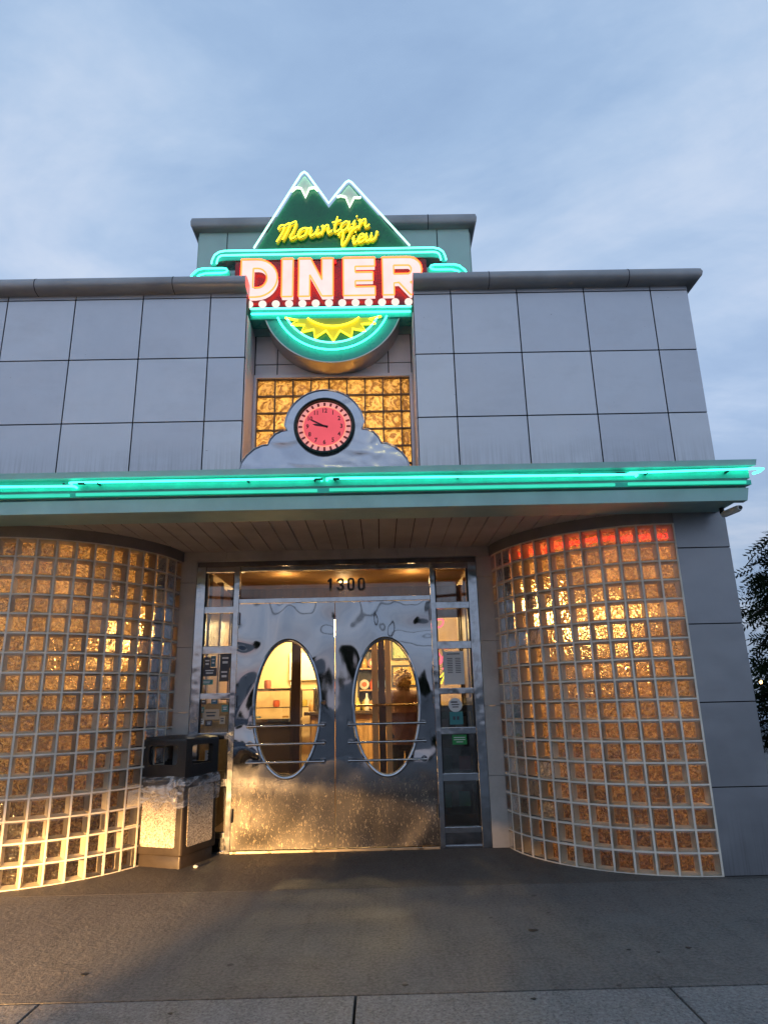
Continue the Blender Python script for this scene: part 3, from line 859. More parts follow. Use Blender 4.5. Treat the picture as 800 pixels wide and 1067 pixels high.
obj('dining_ceiling', cl, ICEIL, bld)
mb = MB()
xa, xb = LX + .098, RX - .098
mb.quad((xa, F + .1, 0), (xa, BACK - .1, 0), (xa, BACK - .1, 2.63), (xa, F + .1, 2.63))
mb.quad((xb, F + .1, 0), (xb, BACK - .1, 0), (xb, BACK - .1, 2.63), (xb, F + .1, 2.63))
mb.quad((xa, 12.3, 0), (xb, 12.3, 0), (xb, 12.3, 2.63), (xa, 12.3, 2.63))
obj('dining_wall', mb, IWALL, bld)
for x0, x1, xo in ((xa, 2 * AX - 2.362, xa + .004), (2.362, xb, xb - .004)):
    mb = MB(); mb.quad((x0, F + .102, 0), (x1, F + .102, 0), (x1, F + .102, 2.63), (x0, F + .102, 2.63)); mb.quad((xo, F + .102, 0), (xo, 8.6, 0), (xo, 8.6, 2.2), (xo, F + .102, 2.2))
    obj('dark_wainscot', mb, mat_wood('dark_wainscot_wood', (.12, .07, .045), (.2, .12, .07)), bld)

# vestibule side walls: tan panels with dark mullions, lower dark
for X, s in ((OX0 - .03, -1), (OX1 + .03, 1)):
    m = MB()
    x0, x1 = sorted((X, X + s * .03))
    for a, b in ((D + .16, 6.95), (7.02, 7.45), (7.52, 7.95)): m.box(x0, x1, a, b, 1.25, 2.5)
    v = obj('vestibule_wall', m, ITAN, bld)
    m = MB()
    for a in (6.95, 7.45, 7.95): m.box(x0 - .015, x1 + .015, a, a + .07, .0, 2.55)
    parts('mullion', m, IWOOD, v)
    m = MB(); m.box(x0 - .018, x1 + .018, D + .16, 8.02, 0.013, 1.25); obj('dado', m, paint('black_dado', (.008, .007, .007), .5), v)
# vestibule ceiling
mb = MB(); mb.box(OX0, OX1, D + .11, 8.05, 2.56, 2.58); obj('vestibule_ceiling', mb, paint('tan_ceiling', (.42, .25, .10), .6), bld)
for i, (X, Y) in enumerate(((-1.42, 6.85), (.68, 6.85), (-.4, 7.6))):
    m = MB(); m.lathe((X, Y, 2.555), [(.075, 0), (.075, .006), (.06, .004)], 24)
    o = obj('recessed_lamp', m, paint('lamp_trim', (.7, .6, .45), .4), bld, smooth=True)
    m = MB(); m.cyl((X, Y, 2.550), .055, .004, 20); obj('lamp_disc', m, LAMPW, o)
# inner entrance: posts, head and push bars
mb = MB()
def at(X1, Yn, Y0=9.): return X1 * Yn / Y0
post = ((-1.79, -1.70), (-1.07, -.97), (-.30, -.24), (.0, .06), (.92, .97))
mb.box(-1.80, .99, 8.04, 8.10, 2.18, 2.56)
for a, b in ((-1.80, -1.72), (-1.04, -.935), (-.03, .045), (.93, .99)): mb.box(a, b, 8.04, 8.11, 0, 2.18)
inner = obj('inner_frame', mb, IWOOD, bld)
mb = MB()
for a, b in ((-.105, -.036), (.051, .115)): mb.box(a, b, 8.0, 8.06, .05, 2.18)
parts('pale_stile', mb, paint('cream_door_stile', (.8, .6, .32), .5), inner)
mb = MB()
mb.tube([(-.46, 7.97, 1.19), (.52, 7.97, 1.19)], .013, 8); obj('inner_push_bar', mb, mat_chrome('brass_bar', (.75, .55, .28), .25), inner)
mb = MB(); mb.box(-.95, -.14, 8.06, 8.066, .1, 2.16); mb.box(.11, .92, 8.06, 8.066, .1, 2.16); parts('inner_glass', mb, GLASSI, inner)

# ------------------------------------------------------------------ interior things
ct = thing('service_counter', 'wooden slatted service counter seen through the oval door windows', 'counter', (-.2, 10., .012))
m = MB()
x = -1.0
while x < 2.0:
    m.box(x, x + .055, 9.98, 10.0, .02, 1.06); x += .062
m.box(-1.02, 2.02, 10.001, 10.06, .012, 1.06); obj('slat_front', m, IOAK, ct)
m = MB(); m.box(-1.1, 2.1, 9.92, 10.45, 1.06, 1.11); obj('counter_top', m, paint('dark_counter_top', (.06, .04, .03), .2), ct, bevel=.01)
cb = thing('pastry_case', 'dark framed glass pastry case left of the counter', 'display case', (-1.6, 9.6, .012))
m = MB(); m.box(-2.1, -1.12, 9.3, 9.9, .012, 1.0); obj('case_base', m, IDARK, cb)
m = MB(); m.box(-2.1, -1.12, 9.28, 9.92, 1.0, 1.04); m.box(-2.1, -1.12, 9.28, 9.92, 1.4, 1.43)
for X in (-2.1, -1.14):
    for Y in (9.28, 9.9): m.box(X, X + .02, Y, Y + .02, 1.04, 1.4)
parts('case_frame', m, CHROME, cb)
m = MB(); m.box(-2.08, -1.14, 9.285, 9.29, 1.04, 1.4); obj('case_glass', m, GLASS, cb)
# menu board
mbn = thing('menu_board', 'cream menu board with red round emblem on the back wall', 'menu board', (-1.15, 12.25, 1.7))
m = MB(); m.box(-1.62, -.62, 12.22, 12.28, 1.62, 2.1); obj('board', m, paint('cream_board', (.8, .72, .5), .5), mbn, bevel=.01)
m = MB(); m.cyl((-1.02, 12.2, 1.86), .12, .015, 28, 'y'); m2 = obj('emblem', m, paint('red_emblem', (.5, .06, .03), .5), mbn)
m = MB(); m.cyl((-1.02, 12.192, 1.86), .05, .01, 20, 'y'); obj('emblem_centre', m, paint('cream_dot', (.8, .6, .35), .5), m2)
# round clock/oven ring at the right of left window
ov = thing('round_mirror', 'round mirror with black rim on the back wall', 'mirror', (-.60, 12.25, 1.25))
m = MB(); m.cyl((-.45, 12.2, 1.42), .26, .02, 36, 'y'); obj('mirror_glass', m, paint('pale_mirror', (.7, .55, .32), .25, .4), ov)
m = MB(); m.tube([(-.45 + .27 * cos(t), 12.19, 1.42 + .27 * sin(t)) for t in [2 * PI * k / 36 for k in range(36)]], .022, 8, closed=True); obj('mirror_rim', m, IDARK, ov, smooth=True)
# back shelves with jars
def shelf_unit(X0, X1, Y, zs, label, wood, items):
    s = thing('shelf_unit', label, 'shelves', ((X0 + X1) / 2, Y, .012))
    m = MB(); m.box(X0, X0 + .03, Y, Y + .3, .012, zs[-1] + .3); m.box(X1 - .03, X1, Y, Y + .3, .012, zs[-1] + .3); m.box(X0 + .03, X1 - .03, Y + .28, Y + .3, .02, zs[-1] + .3)
    obj('shelf_frame', m, wood, s)
    for z in zs + [zs[-1] + .28]:
        m = MB(); m.box(X0 + .031, X1 - .031, Y, Y + .279, z - .02, z); obj('shelf', m, IOAK, s)
    return s
shelf_unit(-.38, .12, 11.2, [.5, .8, 1.1, 1.42, 1.76, 2.08], 'dark wooden shelves of plates seen in the right oval window', IDARK, 0)
cols_ = [(.6, .12, .05), (.75, .6, .35), (.5, .3, .1), (.12, .2, .3), (.7, .65, .55), (.35, .1, .06), (.6, .45, .1)]
pm = [paint('ware_%s' % n, c, .35) for n, c in zip(('red', 'cream', 'amber', 'blue', 'white', 'maroon', 'mustard'), cols_)]
nm = ('red', 'cream', 'amber', 'blue', 'white', 'maroon', 'mustard')
lvl = ('top', 'second', 'third', 'fourth', 'lowest')
for li, z in enumerate([2.08, 1.76, 1.42, 1.1, .8]):
    for k, X in enumerate((-.27, -.13, .01)):
        q = (k * 3 + li * 2) % 7; m = MB()
        if (k + li) % 2 == 0:
            m.lathe((X, 11.3, z + .065), [(0.001, -.0)] * 1 + [(.02, 0)], 4)
            m = MB(); m.cyl((X, 11.28, z + .085), .078, .018, 24, 'y', .062); nme, ct_ = 'decor_plate', 'plate'
            o = obj(nme, m, pm[q]); tag(o, '%s round plate %s on the %s shelf' % (nm[q], ('at left', 'in the middle', 'at right')[k], lvl[li]), ct_, 'plates on the dark shelves')
            m2 = MB(); m2.cyl((X, 11.270, z + .085), .04, .01, 20, 'y'); obj('plate_motif', m2, pm[(q + 3) % 7], o)
        else:
            m.lathe((X, 11.33, z), [(.04, 0), (.055, .03), (.055, .12), (.03, .15), (.034, .17)], 16)
            o = obj('storage_jar', m, pm[q], smooth=True); tag(o, '%s jar %s on the %s shelf' % (nm[q], ('at left', 'in the middle', 'at right')[k], lvl[li]), 'jar', 'jars on the dark shelves')
# kitchen ware at the left, on a steel rack
rk = thing('kitchen_rack', 'stainless kitchen rack with stacked ware behind the counter', 'rack', (-1.4, 11.6, .012))
for z in (.9, 1.18, 1.45):
    m = MB(); m.box(-2.3, -.75, 11.5, 11.9, z - .015, z); obj('rack_shelf', m, CHROME, rk)
m = MB()
for X in (-2.29, -1.5, -.77):
    m.cyl((X, 11.52, .012), .014, 1.6, 8); m.cyl((X, 11.88, .012), .014, 1.6, 8)
parts('rack_post', m, CHROME, rk)
for k in range(10):
    X = -2.2 + k * .152; m = MB(); z = (1.18, .9, 1.45)[k % 3]; hh = .1 + .03 * (k % 3)
    m.lathe((X, 11.62, z), [(.045, 0), (.06, hh * .4), (.055, hh), (.04, hh + .01)], 14)
    o = obj('cooking_pot', m, pm[(k * 2 + 1) % 7], smooth=True)
    tag(o, '%s pot, number %s from the left on the kitchen rack' % (nm[(k * 2 + 1) % 7], ('one', 'two', 'three', 'four', 'five', 'six', 'seven', 'eight', 'nine', 'ten')[k]), 'pot', 'pots on the kitchen rack')
for k in range(9):
    X = -1.02 + k * .135; m = MB(); hh = (.16, .22, .13, .2, .1, .18, .24, .12, .17)[k]
    m.lathe((X, 10.15 + .08 * (k % 2), 1.111), [(.03, 0), (.034, hh * .1), (.034, hh * .6), (.014, hh * .8), (.014, hh)], 12)
    o = obj('condiment_bottle', m, pm[(k * 5 + 2) % 7], smooth=True)
    tag(o, '%s bottle, %s from the left along the counter top' % (nm[(k * 5 + 2) % 7], ('first', 'second', 'third', 'fourth', 'fifth', 'sixth', 'seventh', 'eighth', 'ninth')[k]), 'bottle', 'bottles on the service counter')
cm_ = thing('coffee_machine', 'steel coffee machine with round dial on the counter in the left oval window', 'coffee machine', (-.98, 10.3, 1.11))
m = MB(); m.box(-1.0, -.62, 10.26, 10.44, 1.112, 1.45); obj('machine_body', m, CHROME, cm_, bevel=.02)
m = MB(); m.cyl((-.81, 10.245, 1.33), .06, .015, 20, 'y'); obj('dial', m, IDARK, cm_)
m = MB(); m.box(-.95, -.67, 10.2, 10.259, 1.115, 1.14); obj('drip_tray', m, IDARK, cm_)
# framed pictures
def pict(X, Z, w, h, Y, mats, label):
    p = thing('framed_picture', label, 'picture', (X, Y, Z), 'framed pictures on the wall')
    m = MB(); t = .03
    m.box(X - w / 2, X + w / 2, Y - .03, Y, Z - h / 2, Z - h / 2 + t); m.box(X - w / 2, X + w / 2, Y - .03, Y, Z + h / 2 - t, Z + h / 2)
    m.box(X - w / 2, X - w / 2 + t, Y - .03, Y, Z - h / 2 + t, Z + h / 2 - t); m.box(X + w / 2 - t, X + w / 2, Y - .03, Y, Z - h / 2 + t, Z + h / 2 - t)
    obj('frame', m, IDARK, p)
    m = MB(); m.box(X - w / 2 + t, X + w / 2 - t, Y - .012, Y - .008, Z - h / 2 + t, Z + h / 2 - t); obj('artwork', m, mats, p)
def artmat(name, a, b, c):
    m, nt, out = nt_new(name); p = N(nt, 'ShaderNodeBsdfPrincipled')
    n = noise(nt, coords(nt), 9, 5, .6, 2.); L(nt, ramp(nt, n, [(.35, a), (.5, b), (.65, c)]), p.inputs['Base Color']); L(nt, p.outputs[0], out.inputs[0]); return m
pw = thing('partition_wall', 'cream partition wall with pictures behind the standing customer', 'wall', (.9, 11.0, .012))
m = MB(); m.box(.13, 1.9, 11.1, 11.16, .012, 2.62); obj('wall_panel', m, IWALL, pw)
pict(.38, 1.62, .42, .34, 11.09, artmat('red_yellow_art', (.5, .08, .03), (.7, .5, .1), (.2, .35, .3)), 'lower framed red and yellow picture above the customer')
pict(.38, 2.08, .42, .42, 11.09, artmat('green_art', (.12, .3, .12), (.6, .6, .3), (.1, .2, .1)), 'upper framed green picture above the customer')
pict(.85, 1.8, .35, .5, 11.09, artmat('brown_art', (.3, .15, .06), (.65, .45, .2), (.1, .08, .05)), 'tall framed brown picture right of the others')
# booths behind the glass blocks
REDV = paint('maroon_vinyl', (.2, .02, .02), .35, 0, .2)
for X, w, Y, lb in ((2.0, .9, 8.1, 'maroon booth bench behind the right glass block wall'), (-2.7, .9, 8.1, 'maroon booth bench behind the left glass block wall')):
    b_ = thing('booth_bench', lb, 'booth', (X, Y, .012), 'maroon booths in the dining room')
    m = MB(); m.box(X - w / 2, X + w / 2, Y - .55, Y, .06, .46); obj('seat', m, REDV, b_, bevel=.03)
    m = MB(); m.box(X - w / 2, X + w / 2, Y + .002, Y + .12, .06, 1.1); obj('backrest', m, REDV, b_, bevel=.03)
    m = MB(); m.box(X - w / 2 + .03, X + w / 2 - .03, Y - .5, Y + .1, .012, .06); obj('plinth', m, IDARK, b_)
for X, lb in ((1.95, 'small table behind the right glass block wall'), (-2.75, 'small table behind the left glass block wall')):
    t_ = thing('dining_table', lb, 'table', (X, 7.1, .012), 'dining tables in the glass block bays')
    m = MB(); m.box(X - .4, X + .4, 6.8, 7.4, .72, .76); obj('table_top', m, IOAK, t_, bevel=.01)
    m = MB(); m.lathe((X, 7.1, .012), [(.25, 0), (.24, .02), (.035, .05), (.035, .7)], 20); obj('pedestal', m, CHROME, t_, smooth=True)
# pendants with lit shades in the bays
AMB = emit('amber_lamp_shade', (3.2, 1.7, .5), 1.)
for X, Y, Z, lb in ((1.75, 6.75, 2.12, 'amber pendant lamp glowing behind the right glass block wall'), (-2.35, 6.8, 2.02, 'amber pendant lamp glowing behind the left glass block wall'),
                    (2.3, 6.55, 1.95, 'second amber pendant deeper in the right bay')):
    p = thing('pendant_lamp', lb, 'pendant lamp', (X, Y, 2.62), 'pendant lamps in the bays')
    m = MB(); m.lathe((X, Y, Z), [(.15, 0), (.13, .07), (.06, .13), (.02, .15)], 20); obj('lamp_shade', m, AMB, p, smooth=True)
    m = MB(); m.cyl((X, Y, Z + .15), .006, 2.62 - Z - .15, 6); obj('cord', m, DARK, p)
# red neon at the head of the right bay, inside
m = MB(); m.tube([(2.36 - 1.15 * sin(t), CY - 1.15 * cos(t), 2.49) for t in [PI / 2 * k / 24 for k in range(-1, 25)]], .016, 8)
rn = obj('red_neon_tube', m, emit('deep_red_neon', (9, .16, .12), 1.)); tag(rn, 'red neon tube glowing along the top of the right glass block wall', 'neon tube')
m = MB()
for k in range(25):
    t = PI / 2 * k / 24
nr = thing('newspaper_rack', 'black newspaper rack standing behind the right sidelite', 'newspaper rack', (.70, 7.15, .012))
m = MB(); m.box(.48, .92, 6.98, 7.34, .05, 1.18); obj('cabinet', m, IDARK, nr, bevel=.01)
for z_ in (.18, .52, .86):
    m = MB(); m.box(.51, .89, 6.955, 6.979, z_, z_ + .26); o = obj('display_window', m, mat_clear('rack_window', (.6, .6, .6), .2), nr)
for (x_, z_) in ((.60, .92), (.78, .94), (.62, .58), (.80, .57), (.60, .24), (.78, .25)):
    m = MB(); m.box(x_ - .055, x_ + .055, 6.95, 6.954, z_, z_ + .13); obj('magazine', m, paint('magazine_cover', tuple(random.uniform(.03, .22) for _ in range(3)), .4), nr)
for x_ in (.50, .90):
    m = MB(); m.box(x_ - .015, x_ + .015, 7.0, 7.32, .012, .05); obj('foot', m, DARK, nr)
# small pink and yellow neon sign behind right sidelite
ns = thing('window_neon_sign', 'small pink and yellow neon sign behind the right sidelite', 'neon sign', (.62, 6.75, 1.62))
m = MB(); m.tube(spline([(.48, 6.7, 1.98), (.62, 6.7, 2.0), (.60, 6.7, 1.93), (.46, 6.7, 1.92)], 5, True), .009, 6); obj('pink_bar', m, emit('pink_neon', (3, .35, .6), 1), ns)
m = MB(); m.tube(spline([(.50, 6.7, 1.60), (.55, 6.7, 1.69), (.60, 6.7, 1.60), (.55, 6.7, 1.56), (.64, 6.7, 1.66), (.68, 6.7, 1.58), (.6, 6.7, 1.52)], 6), .009, 6); obj('pink_script', m, emit('pink_neon_script', (3, .3, .5), 1), ns)
m = MB(); m.tube(spline([(.49, 6.7, 1.5), (.56, 6.7, 1.44), (.63, 6.7, 1.5), (.58, 6.7, 1.38)], 6), .008, 6); obj('yellow_loop', m, YELN, ns)

# ---- stickers and notices on the glass
def flat(name, x, z, w, h, mat, label, cat, group, y=D + .009, rnd=False, extra=None):
    m = MB()
    if rnd: m.cyl((x, y, z), w / 2, .002, 28, 'y')
    else: m.box(x - w / 2, x + w / 2, y, y + .002, z - h / 2, z + h / 2)
    o = obj(name, m, mat); tag(o, label, cat, group)
    if extra:
        e = MB()
        for (ex, ez, ew, eh) in extra[0]: e.box(x + ex - ew / 2, x + ex + ew / 2, y - .0012, y, z + ez - eh / 2, z + ez + eh / 2)
        obj('printed_marks', e, extra[1], o)
    return o
PAPER = paint('white_paper', (.62, .63, .64), .6); INK = paint('printed_ink', (.05, .05, .07), .6); INKW = paint('white_print', (.6, .62, .65), .6)
BLUEP = paint('blue_sticker', (.02, .12, .2), .4); GREENP = paint('green_sticker', (.01, .22, .05), .4); NAVY = paint('navy_sticker', (.012, .018, .04), .35); CARD = paint('tan_notice', (.45, .36, .27), .6); TEALP = paint('teal_sticker', (.03, .2, .22), .4)
lines = [(-.035 if k % 2 else .04, .085 - .016 * (k // 2), .05, .006) for k in range(18)] + [(0, .125, .12, .008)]
flat('menu_sheet', .675, 1.515, .19, .30, PAPER, 'white menu sheet with two columns of print on the right sidelite', 'notice', 'notices on the right sidelite', extra=(lines, INK))
o = flat('round_sticker', .672, 1.185, .125, .1, PAPER, 'round white sticker with black lettering on the right sidelite', 'sticker', 'notices on the right sidelite', rnd=True, extra=([(-.01, .025, .06, .012), (0, .003, .07, .009), (0, -.018, .055, .009)], INK))
flat('blue_notice', .676, 1.07, .12, .11, TEALP, 'teal square sticker below the round white one', 'sticker', 'notices on the right sidelite', extra=([(-.02, 0, .02, .03), (.015, 0, .02, .03)], INK))
flat('green_notice', .695, .885, .13, .085, GREENP, 'green sticker with small white lines on the right sidelite', 'sticker', 'notices on the right sidelite', extra=([(0, .018, .1, .006), (0, 0, .1, .006), (0, -.02, .06, .006)], INKW))
for args in ((-1.60, 1.61, .06, .10, NAVY, 'upper left navy sticker in the third left pane'), (-1.545, 1.62, .045, .10, BLUEP, 'pale blue upright sticker beside the navy one'),
             (-1.435, 1.625, .095, .13, NAVY, 'large navy sticker at upper right of the third left pane'), (-1.575, 1.525, .13, .075, NAVY, 'navy card sticker with white strip in the third left pane'),
             (-1.44, 1.50, .09, .125, NAVY, 'navy shield sticker at lower right of the third left pane'), (-1.6, 1.435, .12, .045, TEALP, 'flat teal sticker at the foot of the third left pane'),
             (-1.62, 1.27, .055, .06, NAVY, 'small dark sticker at upper left of the fourth left pane'), (-1.52, 1.275, .055, .07, BLUEP, 'square blue sticker near the middle of the fourth left pane'),
             (-1.43, 1.30, .065, .05, NAVY, 'dark sticker at upper right of the fourth left pane'), (-1.545, 1.15, .15, .09, CARD, 'tan notice card in the fourth left pane'),
             (-1.63, 1.19, .05, .05, TEALP, 'small teal sticker left of the tan notice'), (-1.42, 1.2, .06, .06, TEALP, 'teal square sticker right of the tan notice'),
             (-1.56, 1.075, .06, .05, NAVY, 'dark blue sticker at the foot of the fourth left pane'), (-1.63, 1.09, .05, .05, PAPER, 'small white sticker at the foot of the left sidelite'),
             (-1.44, 1.10, .05, .07, CARD, 'small tan sticker low in the fourth left pane'), (-1.53, .80, .10, .09, PAPER, 'white notice low in the left sidelite near the bin')):
    x, z, w, h, mt, lb = args
    flat('window_sticker', x, z, w, h, mt, lb, 'sticker', 'stickers on the left sidelite', extra=([(0, h * .18, w * .6, h * .12), (0, -h * .12, w * .5, h * .16)], INKW if mt in (NAVY, BLUEP, TEALP) else INK))

# ------------------------------------------------------------------ neon sign
S0 = 5.33
sg = thing('neon_sign', 'large neon sign reading Mountain View Diner with green mountains and yellow sun', 'neon sign', (AX, 5.45, 4.118))
def mir(pts): return [(2 * AX - x, z) for x, z in pts]
# mountains
peaks = [(-1.075, 5.275), (-.66, 6.085), (-.636, 6.112), (-.612, 6.085), (-.403, 5.735), (-.235, 5.98), (-.212, 6.0), (-.188, 5.98), (.285, 5.275)]
mb = MB(); mb.plate(peaks, S0, S0 + .14, 0, 1); mt = obj('mountain_panel', mb, [SGREEN, SSIDE], sg)
ol = [(-1.09, 5.28), (-.665, 6.10), (-.636, 6.125), (-.607, 6.10), (-.403, 5.762), (-.24, 5.995), (-.212, 6.014), (-.184, 5.995), (.345, 5.28)]
# smooth corners by subdividing
def dense(pts, k=5):
    out = []
    for a, b in zip(pts[:-1], pts[1:]):
        for j in range(k): out.append((a[0] + (b[0] - a[0]) * j / k, a[1] + (b[1] - a[1]) * j / k))
    out.append(pts[-1]); return out
ext = [(.345, 5.28)]
mb.v = [((v[0] + .045) if (i % 9 == 8) else v[0], v[1], v[2]) for i, v in enumerate(mb.v)]
neon('outline_tube', [(x, S0 - .03, z) for x, z in dense(ol, 3)], emit('mint_neon', (.62, 1.45, 1.12), 2.0), .0095, mt)
peaks[-1] = (.335, 5.275)
for i in (8, 17): mt.data.vertices[i].co.x = .335
s1 = [(-.753, 5.90), (-.712, 5.945), (-.665, 5.94), (-.622, 5.83), (-.585, 5.935), (-.54, 5.945), (-.507, 5.905)]
s2 = [(-.325, 5.83), (-.293, 5.845), (-.243, 5.83), (-.206, 5.715), (-.16, 5.822), (-.115, 5.82), (-.098, 5.825)]
mb = MB(); mb.plate([(-.652, 6.083), (-.636, 6.098), (-.62, 6.083)] + s1[::-1], S0 - .006, S0 - .001); obj('snow_cap', mb, SNOW, mt)
mb = MB(); mb.plate([(-.226, 5.972), (-.212, 5.986), (-.198, 5.972)] + s2[::-1], S0 - .006, S0 - .001); obj('snow_cap', mb, SNOW, mt)
for s_ in (s1, s2): neon('snow_tube', [(x, S0 - .03, z) for x, z in s_], WHITEN, .009, mt)

# script lettering; each glyph is a set of strokes in a slanted box of height 1
GL = {
 'M': ([[(0, .75), (.06, .95), (.22, .92), (.18, .5), (.02, -.05)], [(.2, .9), (.42, 1.02), (.36, .5), (.24, .02)], [(.42, .98), (.66, 1.06), (.60, .5), (.5, .1), (.62, .0), (.74, .12)]], .76),
 'o': ([[(.02, .12), (.08, .45), (.24, .55), (.36, .42), (.3, .1), (.14, .0), (.05, .15), (.12, .45), (.26, .56), (.44, .46)]], .44),
 'u': ([[(0, .46), (.08, .5), (.04, .15), (.12, 0), (.26, .12), (.34, .5)], [(.34, .5), (.3, .12), (.38, 0), (.46, .1)]], .46),
 'n': ([[(0, .45), (.08, .5), (.04, .0)], [(.05, .2), (.18, .5), (.28, .45), (.26, .12), (.34, 0), (.44, .12)]], .44),
 't': ([[(.14, .95), (.08, .4), (.08, .08), (.18, 0), (.28, .1)], [(-.04, .62), (.3, .68)]], .28),
 'a': ([[(.34, .48), (.18, .55), (.05, .35), (.06, .08), (.18, 0), (.3, .2), (.36, .52), (.32, .12), (.38, 0), (.48, .12)]], .48),
 'i': ([[(0, .3), (.08, .52), (.05, .12), (.12, 0), (.22, .12)], [(.12, .74), (.14, .80)]], .22),
 'V': ([[(-.05, .75), (.06, .98), (.18, .9), (.14, .4), (.18, .0), (.34, .3), (.5, .8), (.62, 1.02)]], .62),
 'e': ([[(.02, .2), (.26, .34), (.3, .5), (.18, .56), (.06, .35), (.06, .1), (.2, 0), (.38, .14)]], .36),
 'w': ([[(0, .4), (.08, .52), (.05, .12), (.14, 0), (.26, .15), (.3, .5)], [(.3, .5), (.26, .12), (.36, 0), (.5, .2), (.52, .52), (.6, .44)]], .6)}
def script(word, x, z, hgt, ang, slant, parent, wk=1.):
    for ch in word:
        st, adv = GL[ch]
        face = MB(); tb = MB()
        for s_ in st:
            pts = []
            for u, v in s_:
                a = (u * wk + v * slant) * hgt; b = v * hgt
                pts.append((x + a * cos(ang) - b * sin(ang), S0 - .035, z + a * sin(ang) + b * cos(ang)))
            sp = spline(pts, 4)
            tb.tube([(p[0], S0 - .05, p[2]) for p in sp], .0058, 6)
            face.tube([(p[0] + .006, S0 - .022, p[2] - .010) for p in sp], .0115, 6)
        o = obj('script_letter', face, YELF, parent, smooth=True); obj('letter_tube', tb, YELN, o, smooth=True)
        adv2 = adv * wk * hgt; x += adv2 * cos(ang) + .0; z += adv2 * sin(ang)
script('Mountain', -.885, 5.338, .165, .168, .30, sg, 1.50)
script('View', -.315, 5.270, .152, .20, .30, sg, 1.36)

# teal double bar with curled ends
zb0, zb1 = 5.165, 5.262
bar = []
L_ = [(-1.36, 5.272), (-1.42, 5.255), (-1.462, 5.215), (-1.482, 5.15), (-1.484, 5.115), (-1.44, 5.115), (-1.43, 5.145), (-1.405, 5.165), (-1.36, 5.172)]
out_ = L_ + [(2 * AX - x, z) for x, z in reversed(L_)]
mb = MB(); mb.plate(out_, S0 + .0, S0 + .15, 0, 1); tb_ = obj('teal_bar', mb, [STEAL, SSIDE], sg)
def track(dz, k=1.):
    l = [(-1.482 + dz * 1.0, 5.12), (-1.476 + dz, 5.16), (-1.455 + dz * .8, 5.215 - dz * .5), (-1.415 + dz * .5, 5.248 - dz * .8), (-1.36, 5.262 - dz)]
    return l + [(AX, 5.262 - dz)] + [(2 * AX - x, z) for x, z in reversed(l)]
for dz in (.008, .055): neon('bar_tube', [(x, S0 - .03, z) for x, z in track(dz)], TEALW, .0085, tb_)
# lower arms
for s in (1, -1):
    A = [(-1.69, 4.94), (-1.655, 5.01), (-1.61, 5.06), (-1.55, 5.082), (-1.34, 5.082), (-1.312, 5.065), (-1.305, 5.045), (-1.305, 4.94)]
    if s < 0: A = mir(A)
    mb = MB(); mb.plate(A, S0, S0 + .12, 0, 1); a_ = obj('teal_arm', mb, [STEAL, SSIDE], sg)
    T = [(-1.675, 4.93), (-1.64, 5.01), (-1.59, 5.058), (-1.54, 5.070), (-1.37, 5.070), (-1.335, 5.063), (-1.325, 5.045), (-1.335, 5.028), (-1.37, 5.020), (-1.52, 5.018), (-1.58, 5.0), (-1.62, 4.95)]
    if s < 0: T = mir(T)
    neon('arm_tube', [(x, S0 - .03, z) for x, z in T], TEAL, .0085, a_)
    T = [(-1.57, 4.965), (-1.32, 4.965)]
    if s < 0: T = mir(T)
    neon('arm_tube', [(x, S0 - .03, z) for x, z in T], TEAL, .009, a_)
# red band
bx0, bx1 = -1.265, 2 * AX + 1.265 + .03
mb = MB(); mb.plate([(bx0, 4.66), (bx1, 4.66), (bx1, 5.164), (bx0, 5.164)], S0 + .012, S0 + .16, 0, 1); rb = obj('red_panel', mb, [SRED, SIDEP], sg)
def arc(cx, cz, rx, rz, a0, a1, n): return [(cx + rx * cos(math.radians(a0 + (a1 - a0) * k / n)), cz + rz * sin(math.radians(a0 + (a1 - a0) * k / n))) for k in range(n + 1)]
zL, zH = 4.752, 5.145
hh = zH - zL; zm = (zL + zH) / 2
# D
dO = [(-1.195, zL), (-1.195, zH)] + arc(-1.06, zm, .195, hh / 2, 90, -90, 14)
dI = [(-1.085, zL + .095), (-1.085, zH - .095)] + arc(-1.045, zm, .085, hh / 2 - .095, 90, -90, 10)
iO = [(-.825, zL), (-.825, zH), (-.725, zH), (-.725, zL)]
nO = [(-.672, zL), (-.672, zH), (-.565, zH), (-.462, zL + .17), (-.462, zH), (-.362, zH), (-.362, zL), (-.462, zL), (-.572, zH - .17), (-.572, zL)]
eO = [(-.268, zL), (-.268, zH), (.018, zH), (.018, zH - .09), (-.16, zH - .09), (-.16, zm + .045), (.0, zm + .045), (.0, zm - .045), (-.16, zm - .045), (-.16, zL + .09), (.018, zL + .09), (.018, zL)]
rO = [(.088, zL), (.088, zH)] + [(.30, zH)] + arc(.33, zH - .13, .115, .13, 80, -80, 10) + [(.335, zm - .06), (.455, zL), (.335, zL), (.235, zm - .07), (.19, zm - .07), (.19, zL)]
rI = [(.19, zH - .085)] + arc(.32, zH - .13, .03, .045, 80, -80, 5) + [(.19, zH - .175)]
